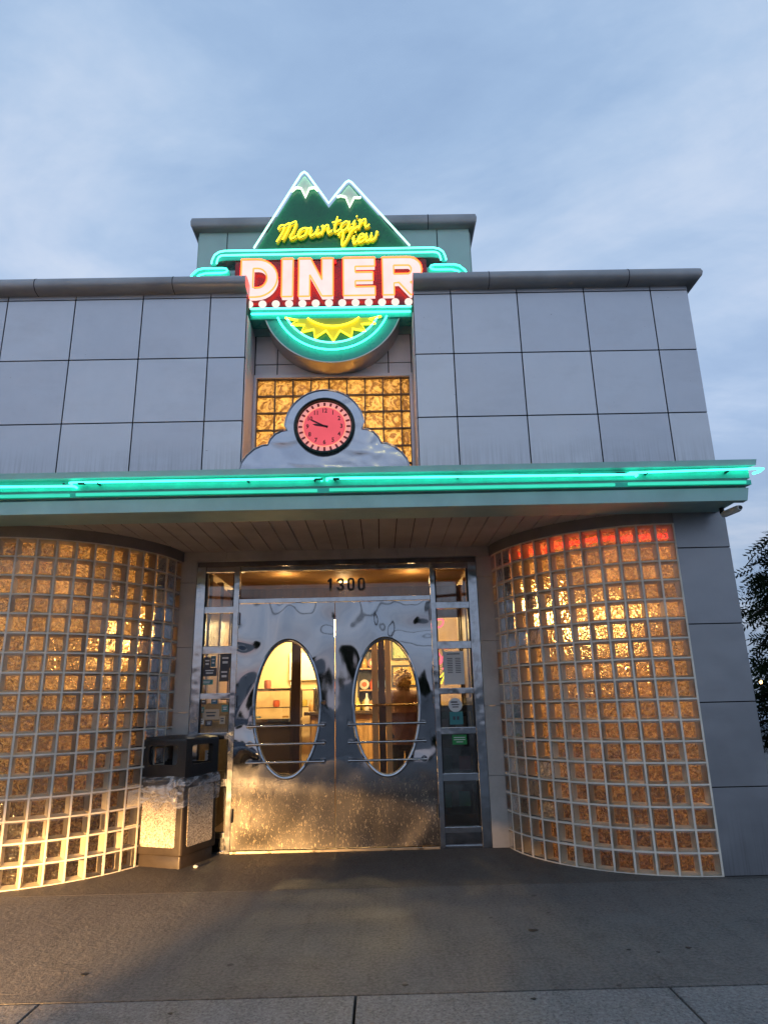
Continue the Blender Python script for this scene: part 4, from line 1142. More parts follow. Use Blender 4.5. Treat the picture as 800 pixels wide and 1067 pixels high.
for nm_, loops in (('D', [dO, dI]), ('I', [iO]), ('N', [nO]), ('E', [eO]), ('R', [rO, rI])):
    l_ = obj('sign_letter', curve_mb(loops, S0 - .03, .04), [LETF], sg, label='raised white neon letter %s' % nm_)
    for lp in loops:
        c = [sum(p[0] for p in lp) / len(lp), sum(p[1] for p in lp) / len(lp)]
        pts = []
        n_ = len(lp)
        for i in range(n_):
            a = lp[i]; b = lp[(i + 1) % n_]; d_ = math.hypot(b[0] - a[0], b[1] - a[1]); q = max(1, int(d_ / .03))
            if q > 1:   # keep corners tight
                for t in (.004 / d_, .5, 1 - .004 / d_): pts.append((a[0] + (b[0] - a[0]) * t, S0 - .045, a[1] + (b[1] - a[1]) * t))
            else: pts.append((a[0], S0 - .045, a[1]))
        neon('letter_outline', pts, REDN, .0072, l_, 6, closed=True)
# red blocking piece at the top between N and E
mb = MB(); mb.box(-.47, -.33, S0 - .005, S0 + .011, 5.12, 5.16); obj('red_block', mb, paint('red_box', (.5, .02, .02), .4), sg)
# row of bulbs
for k in range(13):
    X = AX - 6 * .1195 + k * .1195
    mb = MB(); mb.lathe((0, 0, 0), [(.036, 0), (.036, .008), (.030, .016), (.018, .022), (.004, .024)], 16)
    mb.v = [(X + x, S0 - .012 - z, 4.697 + y) for x, y, z in mb.v]; obj('bulb', mb, BULB, sg, smooth=True)
# teal strip under it
mb = MB(); mb.box(lx0 + .004, rx0 - .004, S0 + .0, S0 + .16, 4.552, 4.655); ts = obj('teal_strip', mb, STEAL, sg)
neon('strip_tube', [(lx0 + .01, S0 - .025, 4.645), (rx0 - .01, S0 - .025, 4.645)], TEALW, .0085, ts)
neon('strip_tube', [(lx0 + .02, S0 - .025, 4.592), (rx0 - .02, S0 - .025, 4.592)], TEAL, .0095, ts)
# half disc
cz0 = 4.75; rr = .635
def seg(r, ztop, n=40, cz=cz0):
    a0 = math.asin((ztop - cz) / r) if abs((ztop - cz) / r) < 1 else 0
    return [(AX + .02 + r * cos(t), cz + r * sin(t)) for t in [(-PI - a0) + (PI + 2 * a0) * k / n for k in range(n + 1)]]
def seg2(r, ztop, dcx=.03, n=44):
    th = math.acos(max(-1, min(1, (cz0 - ztop) / r)))
    return [(AX + dcx + r * sin(-th + 2 * th * k / n), cz0 - r * cos(-th + 2 * th * k / n)) for k in range(n + 1)]
ol_ = [p for p in seg2(rr + .0, 4.551) ]
ol_ = [(max(lx0 + .03, min(rx0 - .02, x)), z) for x, z in ol_]
mb = MB(); mb.plate(ol_, S0 + .012, B - .012, 0, 1); hd = obj('half_disc', mb, [STEAL, SIDEP], sg)
rimp = MB(); 
n_ = len(ol_); i0 = len(rimp.v)
inn = [(AX + .03 + (x - AX - .03) * .985, cz0 + (z - cz0) * .985) for x, z in ol_]
for k in range(n_ - 1):
    rimp.quad((ol_[k][0], S0 + .009, ol_[k][1]), (ol_[k + 1][0], S0 + .009, ol_[k + 1][1]), (inn[k + 1][0], S0 + .009, inn[k + 1][1]), (inn[k][0], S0 + .009, inn[k][1]))
obj('disc_rim', rimp, SIDEP, hd)
mb = MB(); mb.plate(seg2(.43, 4.551), S0 + .004, S0 + .010); obj('green_field', mb, SGREEN, hd)
neon('disc_tube', [(x, S0 - .025, z) for x, z in seg2(.455, 4.553)], TEALW, .0085, hd)
neon('disc_tube', [(x, S0 - .025, z) for x, z in seg2(.525, 4.553)], TEAL, .0085, hd)
# sun
sun = [(-.79, 4.545), (-.68, 4.52), (-.735, 4.475), (-.615, 4.47), (-.645, 4.40), (-.535, 4.425), (-.525, 4.338), (-.425, 4.41), (-.36, 4.305), (-.30, 4.41), (-.195, 4.338), (-.19, 4.425), (-.075, 4.40), (-.11, 4.47), (.015, 4.475), (-.04, 4.52), (.068, 4.545)]
sun = [(x, z) for x, z in sun]
mb = MB(); mb.plate([(sun[0][0], 4.55)] + sun + [(sun[-1][0], 4.55)], S0 - .004, S0 + .003); sn = obj('sun_rays', mb, paint('sun_yellow', (.85, .72, .03), .4), hd)
mb = MB(); mb.plate([(x, z) for x, z in [(AX + .04 + .30 * sin(t), 4.70 - .24 * cos(t)) for t in [-.88 + 1.76 * k / 20 for k in range(21)]]], S0 - .008, S0 - .005); obj('sun_disc', mb, paint('olive_yellow', (.45, .48, .04), .4), sn)
neon('sun_ray_tube', [(x, S0 - .03, z) for x, z in sun], YELN, .0085, sn)
neon('sun_arc_tube', [(AX + .04 + .305 * sin(t), S0 - .03, 4.70 - .245 * cos(t)) for t in [-.85 + 1.7 * k / 20 for k in range(21)]], YELN, .0085, sn)

# ------------------------------------------------------------------ clock on cloud plate
Cy = F - .035
ck = thing('wall_clock', 'round pink lit clock with black rim on a silver cloud shaped plate', 'clock', (AX - .02, F, 3.09))
c0 = AX - .025
pl = [(-1.118, 3.06), (-1.10, 3.13), (-1.06, 3.19), (-1.0, 3.245), (-.935, 3.275), (-.89, 3.28), (-.87, 3.33), (-.83, 3.375), (-.78, 3.40), (-.735, 3.405)]
pl += [(c0 + .33 * cos(math.radians(a)), 3.425 + .34 * sin(math.radians(a))) for a in range(176, 3, -6)]
pl += [(2 * c0 - x, z) for x, z in reversed([p for p in pl[:10]])]
mb = MB(); mb.plate(pl, Cy, Cy + .03); cp = obj('cloud_plate', mb, CLOUD, ck, bevel=.0)
mb = MB(); mb.tube([(x, Cy - .004, z) for x, z in pl], .006, 6); obj('plate_rim', mb, CHROME, cp, smooth=True)
cc = (c0, 3.43)
def disc(r, y, t, mat, name, par, n=48):
    m = MB(); m.cyl((cc[0], y, cc[1]), r, t, n, 'y'); return obj(name, m, mat, par, smooth=False)
m = MB(); prof = [(.248, .03), (.255, 0), (.253, -.03), (.241, -.045), (.227, -.04), (.219, -.02)]
rings = [[(cc[0] + r * cos(2 * PI * k / 56), Cy + y, cc[1] + r * sin(2 * PI * k / 56)) for k in range(56)] for r, y in prof]
m.loft(rings, True, False); bz = obj('bezel', m, CLOCKB, ck, smooth=True)
ring = disc(.220, Cy - .006, .003, CLOCKR, 'minute_ring', ck)
m = MB()
for k in range(24):
    a = 2 * PI * k / 24
    if k in (4, 5, 6, 8): pass
    q = [(.180, a - .045), (.215, a - .045), (.215, a + .045), (.180, a + .045)]
    m.poly([(cc[0] + r * cos(t), Cy - .0075, cc[1] + r * sin(t)) for r, t in q])
obj('minute_mark', m, paint('crimson_mark', (.35, .01, .02), .4), ring)
fc = disc(.177, Cy - .010, .003, CLOCKF, 'dial', ck)
m = MB(); m.tube([(cc[0] + .177 * cos(t), Cy - .012, cc[1] + .177 * sin(t)) for t in [2 * PI * k / 48 for k in range(48)]], .005, 6, closed=True)
obj('dial_neon', m, emit('salmon_neon', (1.5, .42, .28), 1.), fc, smooth=True)
m = MB()
for k in range(1, 13):
    a = PI / 2 - 2 * PI * k / 12
    merge(m, text_mb(str(k), .052, cc[0] + .140 * cos(a), cc[1] + .140 * sin(a), Cy - .0115, .9, .0016, .0006))
obj('numeral', m, CLOCKK, fc)
def hand(ang, ln, w, nme):
    m = MB(); c, s = cos(ang), sin(ang)
    pts = [(-.03, -w * .5), (-.03, w * .5), (ln * .75, w * .6), (ln, 0), (ln * .75, -w * .6)]
    m.plate([(cc[0] + u * c - v * s, cc[1] + u * s + v * c) for u, v in pts], Cy - .020, Cy - .017); obj(nme, m, CLOCKK, fc)
hand(math.radians(153), .145, .012, 'minute_hand'); hand(math.radians(170), .10, .016, 'hour_hand')
m = MB(); m.cyl((cc[0], Cy - .023, cc[1]), .010, .01, 16, 'y'); obj('hub', m, CLOCKK, fc)
# neon sign body light comes from its tubes, bulbs and glowing letter faces

# ------------------------------------------------------------------ security camera under the canopy
sc_ = thing('security_camera', 'small pale security camera under the right end of the canopy', 'camera', (2.70, 5.0, 2.6))
m = MB(); m.cyl((2.70, 5.06, 2.59), .018, .05, 12); m.tube([(2.70, 5.06, 2.60), (2.70, 5.04, 2.575)], .012, 8); obj('bracket', m, DARK, sc_)
m = MB(); m.tube([(2.745, 4.88, 2.585), (2.74, 4.90, 2.583), (2.70, 5.02, 2.575), (2.69, 5.04, 2.573)], [.021, .026, .026, .02], 16); obj('housing', m, paint('pale_camera_housing', (.75, .85, .85), .4), sc_, smooth=True)
m = MB(); m.cyl((2.748, 4.874, 2.586), .015, .008, 14, 'y'); obj('lens', m, DARK, sc_)

# ------------------------------------------------------------------ litter bin
th = math.radians(-21.5)
bc = Vector((-1.596, 5.80, 0)); u_ = Vector((-cos(-th), sin(-th), 0)); w_ = Vector((sin(-th), cos(-th), 0))
u_ = Vector((-.93, .367, 0)).normalized(); w_ = Vector((.367, .93, 0)).normalized()
SB = .455
cen = bc + (u_ + w_) * (SB / 2)
bn = thing('litter_bin', 'square black litter bin with speckled stone panels beside the left glass wall', 'litter bin', tuple(cen))
def sq(half, z, r=.0, dz=0):
    pts = []
    for sx, sy in ((-1, -1), (1, -1), (1, 1), (-1, 1)):
        if r:
            for k in range(4):
                a0 = {(-1, -1): PI, (1, -1): 1.5 * PI, (1, 1): 0, (-1, 1): .5 * PI}[(sx, sy)]
                a = a0 + k * PI / 6
                pts.append((sx * (half - r) + r * cos(a), sy * (half - r) + r * sin(a)))
        else: pts.append((sx * half, sy * half))
    return [tuple(cen - u_ * x + w_ * y + Vector((0, 0, z))) for x, y in pts]
def loc(x, y, z): return tuple(cen - u_ * x + w_ * y + Vector((0, 0, z)))
H = SB / 2
m = MB(); m.loft([sq(H - .012, 0, .015), sq(H - .012, .085, .015), sq(H - .02, .095, .015)]); obj('bin_base', m, PLASTB, bn, smooth=True)
m = MB(); m.loft([sq(H + .004, .096, .02), sq(H + .006, .11, .02), sq(H - .004, .60, .02), sq(H - .006, .655, .02)]); obj('bin_body', m, PLASTB, bn, smooth=True)
# aggregate panels on four sides (rounded rectangle plates, slightly proud)
def rrect(w, h, r, cx=0, cz=0, n=4):
    pts = []
    for sx, sz, a0 in ((1, 1, 0), (-1, 1, 90), (-1, -1, 180), (1, -1, 270)):
        for k in range(n + 1):
            a = math.radians(a0 + 90 * k / n); pts.append((cx + sx * (w / 2 - r) + r * cos(a), cz + sz * (h / 2 - r) + r * sin(a)))
    return pts
for side in range(4):
    m = MB(); pts = rrect(.335, .44, .02, 0, .37)
    d0, d1 = H - .01, H + .0085
    def tr_(x, d, z):
        a, b = [(x, -d), (d, x), (-x, d), (-d, -x)][side]; return loc(a, b, z)
    m.loft([[tr_(x, d0, z) for x, z in pts], [tr_(x, d1, z) for x, z in pts]])
    obj('stone_panel', m, AGG, bn)
# hood with four openings: posts, rails, lid
m = MB()
for side in range(4):
    def tr2(x, d, z):
        a, b = [(x, -d), (d, x), (-x, d), (-d, -x)][side]; return loc(a, b, z)
    outer = rrect(2 * H - .002, .30, .006, 0, .812); hole = rrect(.285, .15, .025, 0, .84)
    N_ = len(outer); 
    ro = [tr2(x, H - .001, z) for x, z in outer]; rh = [tr2(x, H - .001, z) for x, z in hole]
    ri = [tr2(x, H - .03, z) for x, z in hole]; roi = [tr2(x * .9, H - .03, z) for x, z in outer]
    m.loft([ro, rh, ri, roi], True, False)
obj('bin_hood', m, PLAST, bn)
m = MB(); m.loft([sq(H + .002, .952, .02), sq(H - .003, .968, .02), sq(H - .07, .985, .02), sq(.02, .99, .005)]); obj('bin_lid', m, PLAST, bn, smooth=True)
m = MB(); m.loft([sq(H - .04, .60, .02), sq(H - .045, .70, .02), sq(H - .06, .72, .02)]); obj('bin_liner', m, paint('bin_inside', (.02, .02, .022), .6), bn)
# bag skirt hanging out below the hood
m = MB(); rings = []
nseg = 72
for j, (z, off) in enumerate(((.675, .004), (.655, .014), (.62, .016), (.575, .014), (.53, .013), (.49, .012), (.455, .013))):
    ring = []
    for k in range(nseg):
        a = 2 * PI * k / nseg; c, s = cos(a), sin(a); q = 1 / max(abs(c), abs(s))
        wr = off + .006 * sin(7 * a + j * .9) + .004 * sin(17 * a - j)
        hgt = z + (.012 * sin(3 * a + 1) + .02 * sin(5 * a) * (j / 6) - .0 if j else .006 * sin(4 * a))
        if j == 6: hgt += .035 * sin(9 * a + .6) + .02 * sin(4 * a)
        x, y = c * q * H, s * q * H
        x = max(-H, min(H, x)); y = max(-H, min(H, y)); l = math.hypot(x, y)
        ring.append(loc(x + c * (wr + .006), y + s * (wr + .006), hgt))
    rings.append(ring)
m.loft(rings, True, False)
bg = obj('bin_bag', m, BAG, smooth=True); tag(bg, 'clear plastic bag hanging over the rim of the litter bin', 'plastic bag')
m = MB(); m.lathe((-1.49, 5.86, .0), [(.012, 0), (.018, .008), (.012, .015), (.004, .02)], 9)
for i, v in enumerate(m.v): m.v[i] = (v[0] + random.uniform(-.006, .006), v[1] + random.uniform(-.006, .006), v[2])
tag(obj('paper_scrap', m, PAPER), 'small crumpled white paper scrap beside the litter bin', 'litter')

# ------------------------------------------------------------------ person (back view, seen through the right oval window)
def skin(name, verts, edges, radii, mat, parent=None, root=0, sub=2):
    me = bpy.data.meshes.new(name); me.from_pydata(verts, edges, []); o = bpy.data.objects.new(name, me); COL.objects.link(o)
    md = o.modifiers.new('s', 'SKIN'); md.use_smooth_shade = True
    sv = me.skin_vertices[0].data
    for i, r in enumerate(radii):
        sv[i].radius = r if isinstance(r, tuple) else (r, r); sv[i].use_root = (i == root)
    s2 = o.modifiers.new('ss', 'SUBSURF'); s2.levels = sub; s2.render_levels = sub
    dg = bpy.context.evaluated_depsgraph_get(); ev = o.evaluated_get(dg); m2 = bpy.data.meshes.new_from_object(ev)
    o.modifiers.clear(); o.data = m2; m2.materials.clear(); m2.materials.append(mat)
    if parent:
        o.parent = parent; w = wloc(parent); o.location = (-w[0], -w[1], -w[2])
    return o
PX, PY = .27, 8.65
K = .945
def q3(x, y, z): return (PX + x * K, PY + y * K, .012 + z * K)
COAT = paint('brown_quilted_coat', (.11, .048, .036), .75, 0, .3, 12., .5, 30); TROU = paint('black_trousers', (.012, .012, .015), .7); SKINM = paint('skin', (.5, .28, .18), .5, 0, .08); HAIR = paint('blond_hair', (.55, .40, .20), .6, 0, .35, 40, .9, 60); SHOE = paint('black_shoe', (.01, .01, .01), .4)
pv = [(0, 0, .90), (0, .0, 1.05), (0, .01, 1.22), (0, .03, 1.36), (0, .04, 1.44), (0, .05, 1.52), (0, .06, 1.60),
      (-.17, .03, 1.34), (-.23, .06, 1.10), (-.20, .24, .98), (-.19, .31, .97), (.17, .03, 1.34), (.24, .04, 1.08), (.21, .18, .93), (.20, .25, .92),
      (-.09, 0, .86), (-.10, .01, .48), (-.10, -.02, .09), (-.10, .12, .04), (.09, 0, .86), (.10, .0, .48), (.11, -.03, .09), (.11, .11, .04)]
pe = [(0, 1), (1, 2), (2, 3), (3, 4), (4, 5), (5, 6), (3, 7), (7, 8), (8, 9), (9, 10), (3, 11), (11, 12), (12, 13), (13, 14), (0, 15), (15, 16), (16, 17), (17, 18), (0, 19), (19, 20), (20, 21), (21, 22)]
pr = [(.17, .13), (.155, .12), (.165, .12), (.13, .10), (.055, .055), (.085, .095), (.075, .085), .075, .055, .04, .03, .075, .055, .04, .03, .10, .068, .042, .035, .10, .068, .042, .035]
pr = [tuple(a * K for a in (r if isinstance(r, tuple) else (r, r))) for r in pr]
pt = skin('person', [q3(*v) for v in pv], pe, pr, SKINM)
pt.name = 'person'
tag(pt, 'blond person in a brown coat standing at the counter inside', 'person')
# clothing as children
cv = [(0, 0, .80), (0, .0, .95), (0, .0, 1.08), (0, .01, 1.24), (0, .03, 1.37), (0, .035, 1.43), (-.20, .03, 1.35), (-.255, .06, 1.10), (-.205, .23, .985), (.20, .03, 1.35), (.265, .04, 1.08), (.213, .17, .935)]
ce = [(0, 1), (1, 2), (2, 3), (3, 4), (4, 5), (4, 6), (6, 7), (7, 8), (4, 9), (9, 10), (10, 11)]
cr = [(.22, .17), (.22, .17), (.20, .155), (.205, .15), (.16, .12), .07, .095, .075, .055, .095, .075, .055]
cr = [tuple(a * K for a in (r if isinstance(r, tuple) else (r, r))) for r in cr]
skin('coat', [q3(*v) for v in cv], ce, cr, COAT, pt, 1)
tv = [(0, 0, .84), (-.09, 0, .80), (-.10, .01, .48), (-.10, -.01, .12), (.09, 0, .80), (.10, 0, .48), (.11, -.02, .12)]
skin('trousers', [q3(*v) for v in tv], [(0, 1), (1, 2), (2, 3), (0, 4), (4, 5), (5, 6)], [tuple(a * K for a in r) for r in [(.15, .13), (.115, .12), (.085, .085), (.065, .065), (.115, .12), (.085, .085), (.065, .065)]], TROU, pt, 0)
for sx in (-.10, .11):
    skin('shoe', [q3(sx, -.05, .045), q3(sx, .05, .04), q3(sx, .15, .03)], [(0, 1), (1, 2)], [(.045 * K, .045 * K), (.045 * K, .04 * K), (.035 * K, .028 * K)], SHOE, pt, 0)
m = MB()
hc = Vector(q3(0, .035, 1.575))
Cc = q3(0, .05, 1.46)
mc = MB(); mc.lathe((Cc[0], Cc[1], Cc[2] - .03), [(.095, -.02), (.088, .02), (.08, .05), (.07, .055)], 18); obj('collar', mc, COAT, pt, smooth=True)
for k in range(420):
    d_ = Vector((random.gauss(0, 1), random.gauss(0, 1), random.gauss(0, 1))).normalized()
    if d_.y > .45 and d_.z < .3: continue
    if d_.z < -.75: continue
    p = hc + Vector((d_.x * .098, d_.y * .11, d_.z * .115)); r = random.uniform(.014, .026)
    ax = Vector((random.random() - .5, random.random() - .5, random.random() - .5)).normalized(); b1 = ax.cross(d_).normalized(); b2 = d_.cross(b1)
    ring = [tuple(p + b1 * r * cos(t) + d_ * (r * sin(t) * .8) + b2 * (.006 * (k % 3))) for t in [2 * PI * i / 8 for i in range(8)]]
    m.tube(ring, .0055, 4, closed=True)
obj('hair', m, HAIR, pt, smooth=True)
# small face features (turned away, but part of the head)
m = MB(); fy = .145
for sx in (-.03, .03): m.cyl(q3(sx, fy - .008, 1.585), .009, .006, 10, 'y')
parts('eyes', m, IDARK, pt)
m = MB(); a = Vector(q3(0, fy, 1.575)); m.tube([tuple(a), tuple(a + Vector((0, .016, -.025))), tuple(a + Vector((0, .004, -.034)))], [.006, .012, .006], 8); obj('nose', m, SKINM, pt, smooth=True)
m = MB(); m.box(PX - .02, PX + .02, PY + fy * K - .012, PY + fy * K, .012 + 1.515 * K, .012 + 1.521 * K); obj('mouth', m, paint('lips', (.35, .1, .09), .5), pt)
def hand_mesh(hx, hy, hz):
    base = Vector(q3(hx, hy, hz)); fx = [-.03, -.011, .009, .028]; ln = [.055, .068, .064, .048]
    V_ = [tuple(base + Vector((0, -.03, 0))), tuple(base + Vector((0, .02, 0)))]; E_ = [(0, 1)]; R_ = [(.018, .014), (.028, .013)]
    for a, b in zip(fx, ln):
        i = len(V_); V_ += [tuple(base + Vector((a, .035, 0))), tuple(base + Vector((a, .035 + b * .55, .004))), tuple(base + Vector((a, .035 + b, -.014)))]
        E_ += [(1, i), (i, i + 1), (i + 1, i + 2)]; R_ += [(.009, .009), (.008, .008), (.006, .006)]
    i = len(V_); s = 1 if hx < 0 else -1
    V_ += [tuple(base + Vector((s * .035, .0, 0))), tuple(base + Vector((s * .055, .03, -.004)))]; E_ += [(0, i), (i, i + 1)]; R_ += [(.010, .010), (.008, .008)]
    return V_, E_, R_
for hx, hy, hz in ((-.19, .34, .97), (.20, .28, .92)):
    V_, E_, R_ = hand_mesh(hx, hy, hz); skin('hand', V_, E_, R_, SKINM, pt, 0, 1)

# ------------------------------------------------------------------ trees
BARK = paint('bark', (.05, .038, .03), .9, 0, .3, 8., .8, 30)
LEAFD = mat_leaf('dark_feathery_foliage', (.022, .034, .017))
LEAFM = mat_leaf('mid_foliage', (.05, .075, .03))
def fol_tree(name, label, x, y, h, cr, ch0, n_br, leafm, per, leaf, group=None, seed=1, droop=.3):
    rnd = random.Random(seed)
    t = thing(name, label, 'tree', (x, y, -.135), group)
    tk = MB(); th_ = h * .9
    pts = [(x + .03 * sin(k * 1.3) * h / 3, y + .03 * cos(k * 1.7) * h / 3, -.135 + th_ * k / 7) for k in range(8)]
    tk.tube(pts, [h * .03 * (1 - .12 * k) for k in range(8)], 9)
    fo = MB()
    for b in range(n_br):
        f = b / n_br; z0 = ch0 + (h - ch0) * f * .93; a = b * 2.4 + rnd.random(); ln = cr * (1 - .75 * f ** 1.6) * rnd.uniform(.75, 1.15)
        P0 = Vector((x, y, z0)); dr = Vector((cos(a), sin(a), rnd.uniform(.05, .4)))
        bp = [P0 + dr * (ln * k / 6) + Vector((0, 0, -droop * ln * (k / 6) ** 2)) for k in range(7)]
        tk.tube([tuple(p) for p in bp], [h * .009 * (1 - .14 * k) for k in range(7)], 5)
        for k in range(per):
            s = rnd.uniform(.2, 1.02); i = min(5, int(s * 6)); p = bp[i].lerp(bp[min(6, i + 1)], s * 6 - i) if s < 1 else bp[6]
            p = p + Vector((rnd.gauss(0, 1), rnd.gauss(0, 1), rnd.gauss(0, .7))) * cr * .085
            # drooping sprig: a short row of narrow leaflets
            d_ = (dr * .6 + Vector((rnd.gauss(0, .5), rnd.gauss(0, .5), -.35 - rnd.random() * .5))).normalized()
            sd = d_.cross(Vector((rnd.random() - .5, rnd.random() - .5, rnd.random() - .5))).normalized()
            Ls = leaf * rnd.uniform(2.5, 4.)
            for q in range(5):
                c = p + d_ * (Ls * q / 5)
                for sg_ in (-1, 1):
                    e = (sd * sg_ + d_ * .7).normalized() * leaf; w = d_.cross(sd) * leaf * .1 + d_ * leaf * .16
                    fo.quad(tuple(c), tuple(c + e * .5 + w), tuple(c + e), tuple(c + e * .5 - w))
    obj('trunk', tk, BARK, t, smooth=True); obj('crown', fo, leafm, t)
    return t
fol_tree('feathery_tree', 'dark feathery tree at the right corner of the diner', 5.50, 8.3, 3.45, 1.55, .55, 46, LEAFD, 58, .075, seed=5, droop=.5)
# trees farther off, right and behind the viewer (seen in the steel doors)
def round_tree(label, x, y, h, seed, group):
    return fol_tree('street_tree', label, x, y, h, h * .42, h * .28, 38, LEAFM, 26, .22, group, seed, .15)
tl = [(19, 30, 7, 'broad tree beyond the parked car'), (24, 26, 8, 'tall tree at the far right of the car park'), (14.5, 34, 6, 'low tree far behind the diner'),
      (-13, -33, 3.2, 'street tree across the road at far left'), (-5.2, -34, 4.2, 'tall street tree across the road left of centre'), (2.2, -33, 3.0, 'street tree across the road at centre'),
      (9.5, -35, 3.8, 'tall street tree across the road right of centre'), (17, -32, 3.2, 'street tree across the road at far right')]
for i, (x, y, h_, lb) in enumerate(tl): round_tree(lb, x, y, h_, 20 + i, 'street trees around the diner')
# utility poles with wires across the street
for X, lb in ((-11., 'wooden utility pole across the road at left'), (9., 'wooden utility pole across the road at right')):
    p = thing('utility_pole', lb, 'utility pole', (X, -11, -.135), 'utility poles across the road')
    m = MB(); m.cyl((X, -11, -.135), .14, 8.6, 12, r2=.10); obj('pole', m, BARK, p, smooth=True)
    m = MB(); m.box(X - .06, X + .06, -12.0, -10.0, 7.6, 7.72); m.box(X - .05, X + .05, -11.7, -10.3, 6.6, 6.7); obj('crossarm', m, BARK, p)
for (yy, zz, sag, lb) in ((-11.9, 7.75, .7, 'rear upper power line across the road'), (-10.1, 7.75, .75, 'front upper power line across the road'), (-11.6, 6.75, .9, 'rear lower cable across the road'), (-10.4, 6.75, .8, 'front lower cable across the road'), (-11.0, 5.6, .9, 'thick lowest cable across the road')):
    m = MB(); m.tube([(-32 + 62 * k / 60, yy, zz - sag * (1 - ((((-32 + 62 * k / 60) + 11) % 20) / 10 - 1) ** 2)) for k in range(61)], .06 if zz < 6 else .04, 5)
    tag(obj('power_line', m, DARK), lb, 'power line', 'power lines across the road')

sl_ = thing('street_lamp', 'tall street lamp with a lit yellow head across the road', 'street lamp', (2.6, -9.2, -.135))
m = MB(); m.tube(spline([(2.6, -9.2, -.135), (2.6, -9.2, 4.), (2.6, -9.2, 8.6), (2.2, -9.2, 9.35), (1.0, -9.2, 9.5)], 6), [.09] * 12 + [.06] * 13, 10); obj('pole', m, DARK, sl_, smooth=True)
m = MB(); m.lathe((.55, -9.2, 9.38), [(.10, 0), (.24, .03), (.26, .10), (.12, .16)], 18); obj('lamp_head', m, emit('yellow_lamp_glow', (26, 22, 6), 1.), sl_, smooth=True)
# ------------------------------------------------------------------ cars
def car(x, y, rz, body, label, lit=False):
    c = thing('parked_car', label, 'car', (0, 0, 0), 'cars parked around the diner')
    # built along +Y (front at +y), centred at origin, then moved
    prof = [(-2.2, .32, .55), (-2.15, .25, .85), (-1.7, .22, .95), (-1.35, .22, .98), (-.9, .22, .99), (0, .22, .98), (.9, .22, .95), (1.5, .22, .88), (2.0, .25, .76), (2.2, .32, .58)]
    m = MB(); rings = []
    for yy, z0, z1 in prof:
        w = .88 - .10 * (abs(yy) / 2.2) ** 4
        rings.append([(-w * .95, yy, z0), (-w, yy, z0 + .12), (-w * 1.0, yy, (z0 + z1) / 2 + .05), (-w * .93, yy, z1 - .05), (-w * .82, yy, z1), (w * .82, yy, z1), (w * .93, yy, z1 - .05), (w * 1.0, yy, (z0 + z1) / 2 + .05), (w, yy, z0 + .12), (w * .95, yy, z0)])
    m.loft(rings)
    # roof pillars and roof
    rf = [(-1.65, .96, .74), (-1.05, 1.40, .62), (-.3, 1.46, .60), (.35, 1.42, .60), (1.15, .94, .74)]
    m.loft([[(-w, yy, z - .03), (-w * .92, yy, z), (w * .92, yy, z), (w, yy, z - .03)] for yy, z, w in rf[1:4]])
    for a, b in ((0, 1), (3, 4)):
        for s in (-1, 1):
            m.tube([(s * rf[a][2], rf[a][0], rf[a][1]), (s * rf[b][2], rf[b][0], rf[b][1] - .02)], .035, 6)
    obj('body', m, body, c, smooth=True)
    m = MB()
    m.loft([[(-w * .97, yy, .93), (-w2 * .97, yy2, z - .035), (w2 * .97, yy2, z - .035), (w * .97, yy, .93)] for yy, w, yy2, z, w2 in ((-1.6, .78, -1.1, 1.40, .62), (1.12, .78, .4, 1.42, .60))])
    obj('window', m, mat_chrome('car_glass', (.10, .11, .13), .05, .02), c)
    for s in (-1, 1):
        for yy in (-1.35, 1.38):
            m = MB(); m.lathe((0, 0, 0), [(.20, 0), (.31, .0), (.33, .03), (.33, .17), (.31, .2), (.2, .2)], 26)
            m.v = [(s * (.72 + z * .98) , yy + px_, .33 + py_) for px_, py_, z in m.v]; w_o = obj('wheel', m, paint('tyre', (.015, .015, .016), .8), c, smooth=True)
            m = MB(); m.lathe((0, 0, 0), [(.195, .19), (.15, .185), (.05, .21)], 18); m.v = [(s * (.72 + z * .98), yy + px_, .33 + py_) for px_, py_, z in m.v]; obj('rim', m, CHROME, w_o, smooth=True)
        m = MB(); m.tube([(s * .5, 2.13, .66), (s * .72, 2.08, .67), (s * .80, 2.0, .68)], [.05, .06, .04], 8)
        obj('headlight', m, emit('car_headlight', (6, 3.8, 1.8), 1.) if lit else CHROME, c, smooth=True)
        m = MB(); m.box(s * .64 - .14, s * .64 + .14, -2.19, -2.12, .68, .78); obj('tail_light', m, paint('tail_red', (.4, .01, .01), .3), c)
    c.location = (x, y, -.135); c.rotation_euler = (0, 0, rz)
    return c
car(13.6, 22.5, math.radians(96), paint('pale_blue_car_paint', (.30, .36, .44), .25, .3, .05, coat=.6), 'pale blue car parked beyond the right corner of the diner')
car(-3.9, -3.25, math.radians(-14), paint('dark_car_paint', (.03, .03, .035), .25, .3, .05, coat=.6), 'dark car with headlights on facing the diner from the road', True)
# car park lamp glow points seen through the tree
for X, Y, Z, lb in ((13.4, 24.4, 1.62, 'left warm lamp glowing low behind the feathery tree'), (13.95, 24.6, 1.66, 'right warm lamp glowing low behind the feathery tree')):
    p = thing('bollard_lamp', lb, 'lamp', (X, Y, -.135), 'low lamps in the car park')
    m = MB(); m.cyl((X, Y, -.135), .05, Z + .05, 10); obj('post', m, DARK, p); m = MB(); m.lathe((X, Y, Z - .08), [(.03, 0), (.05, .05), (.05, .10), (.02, .13)], 12); obj('lamp_glass', m, emit('far_warm_lamp', (6, 3.6, 1.4), 1.), p, smooth=True)
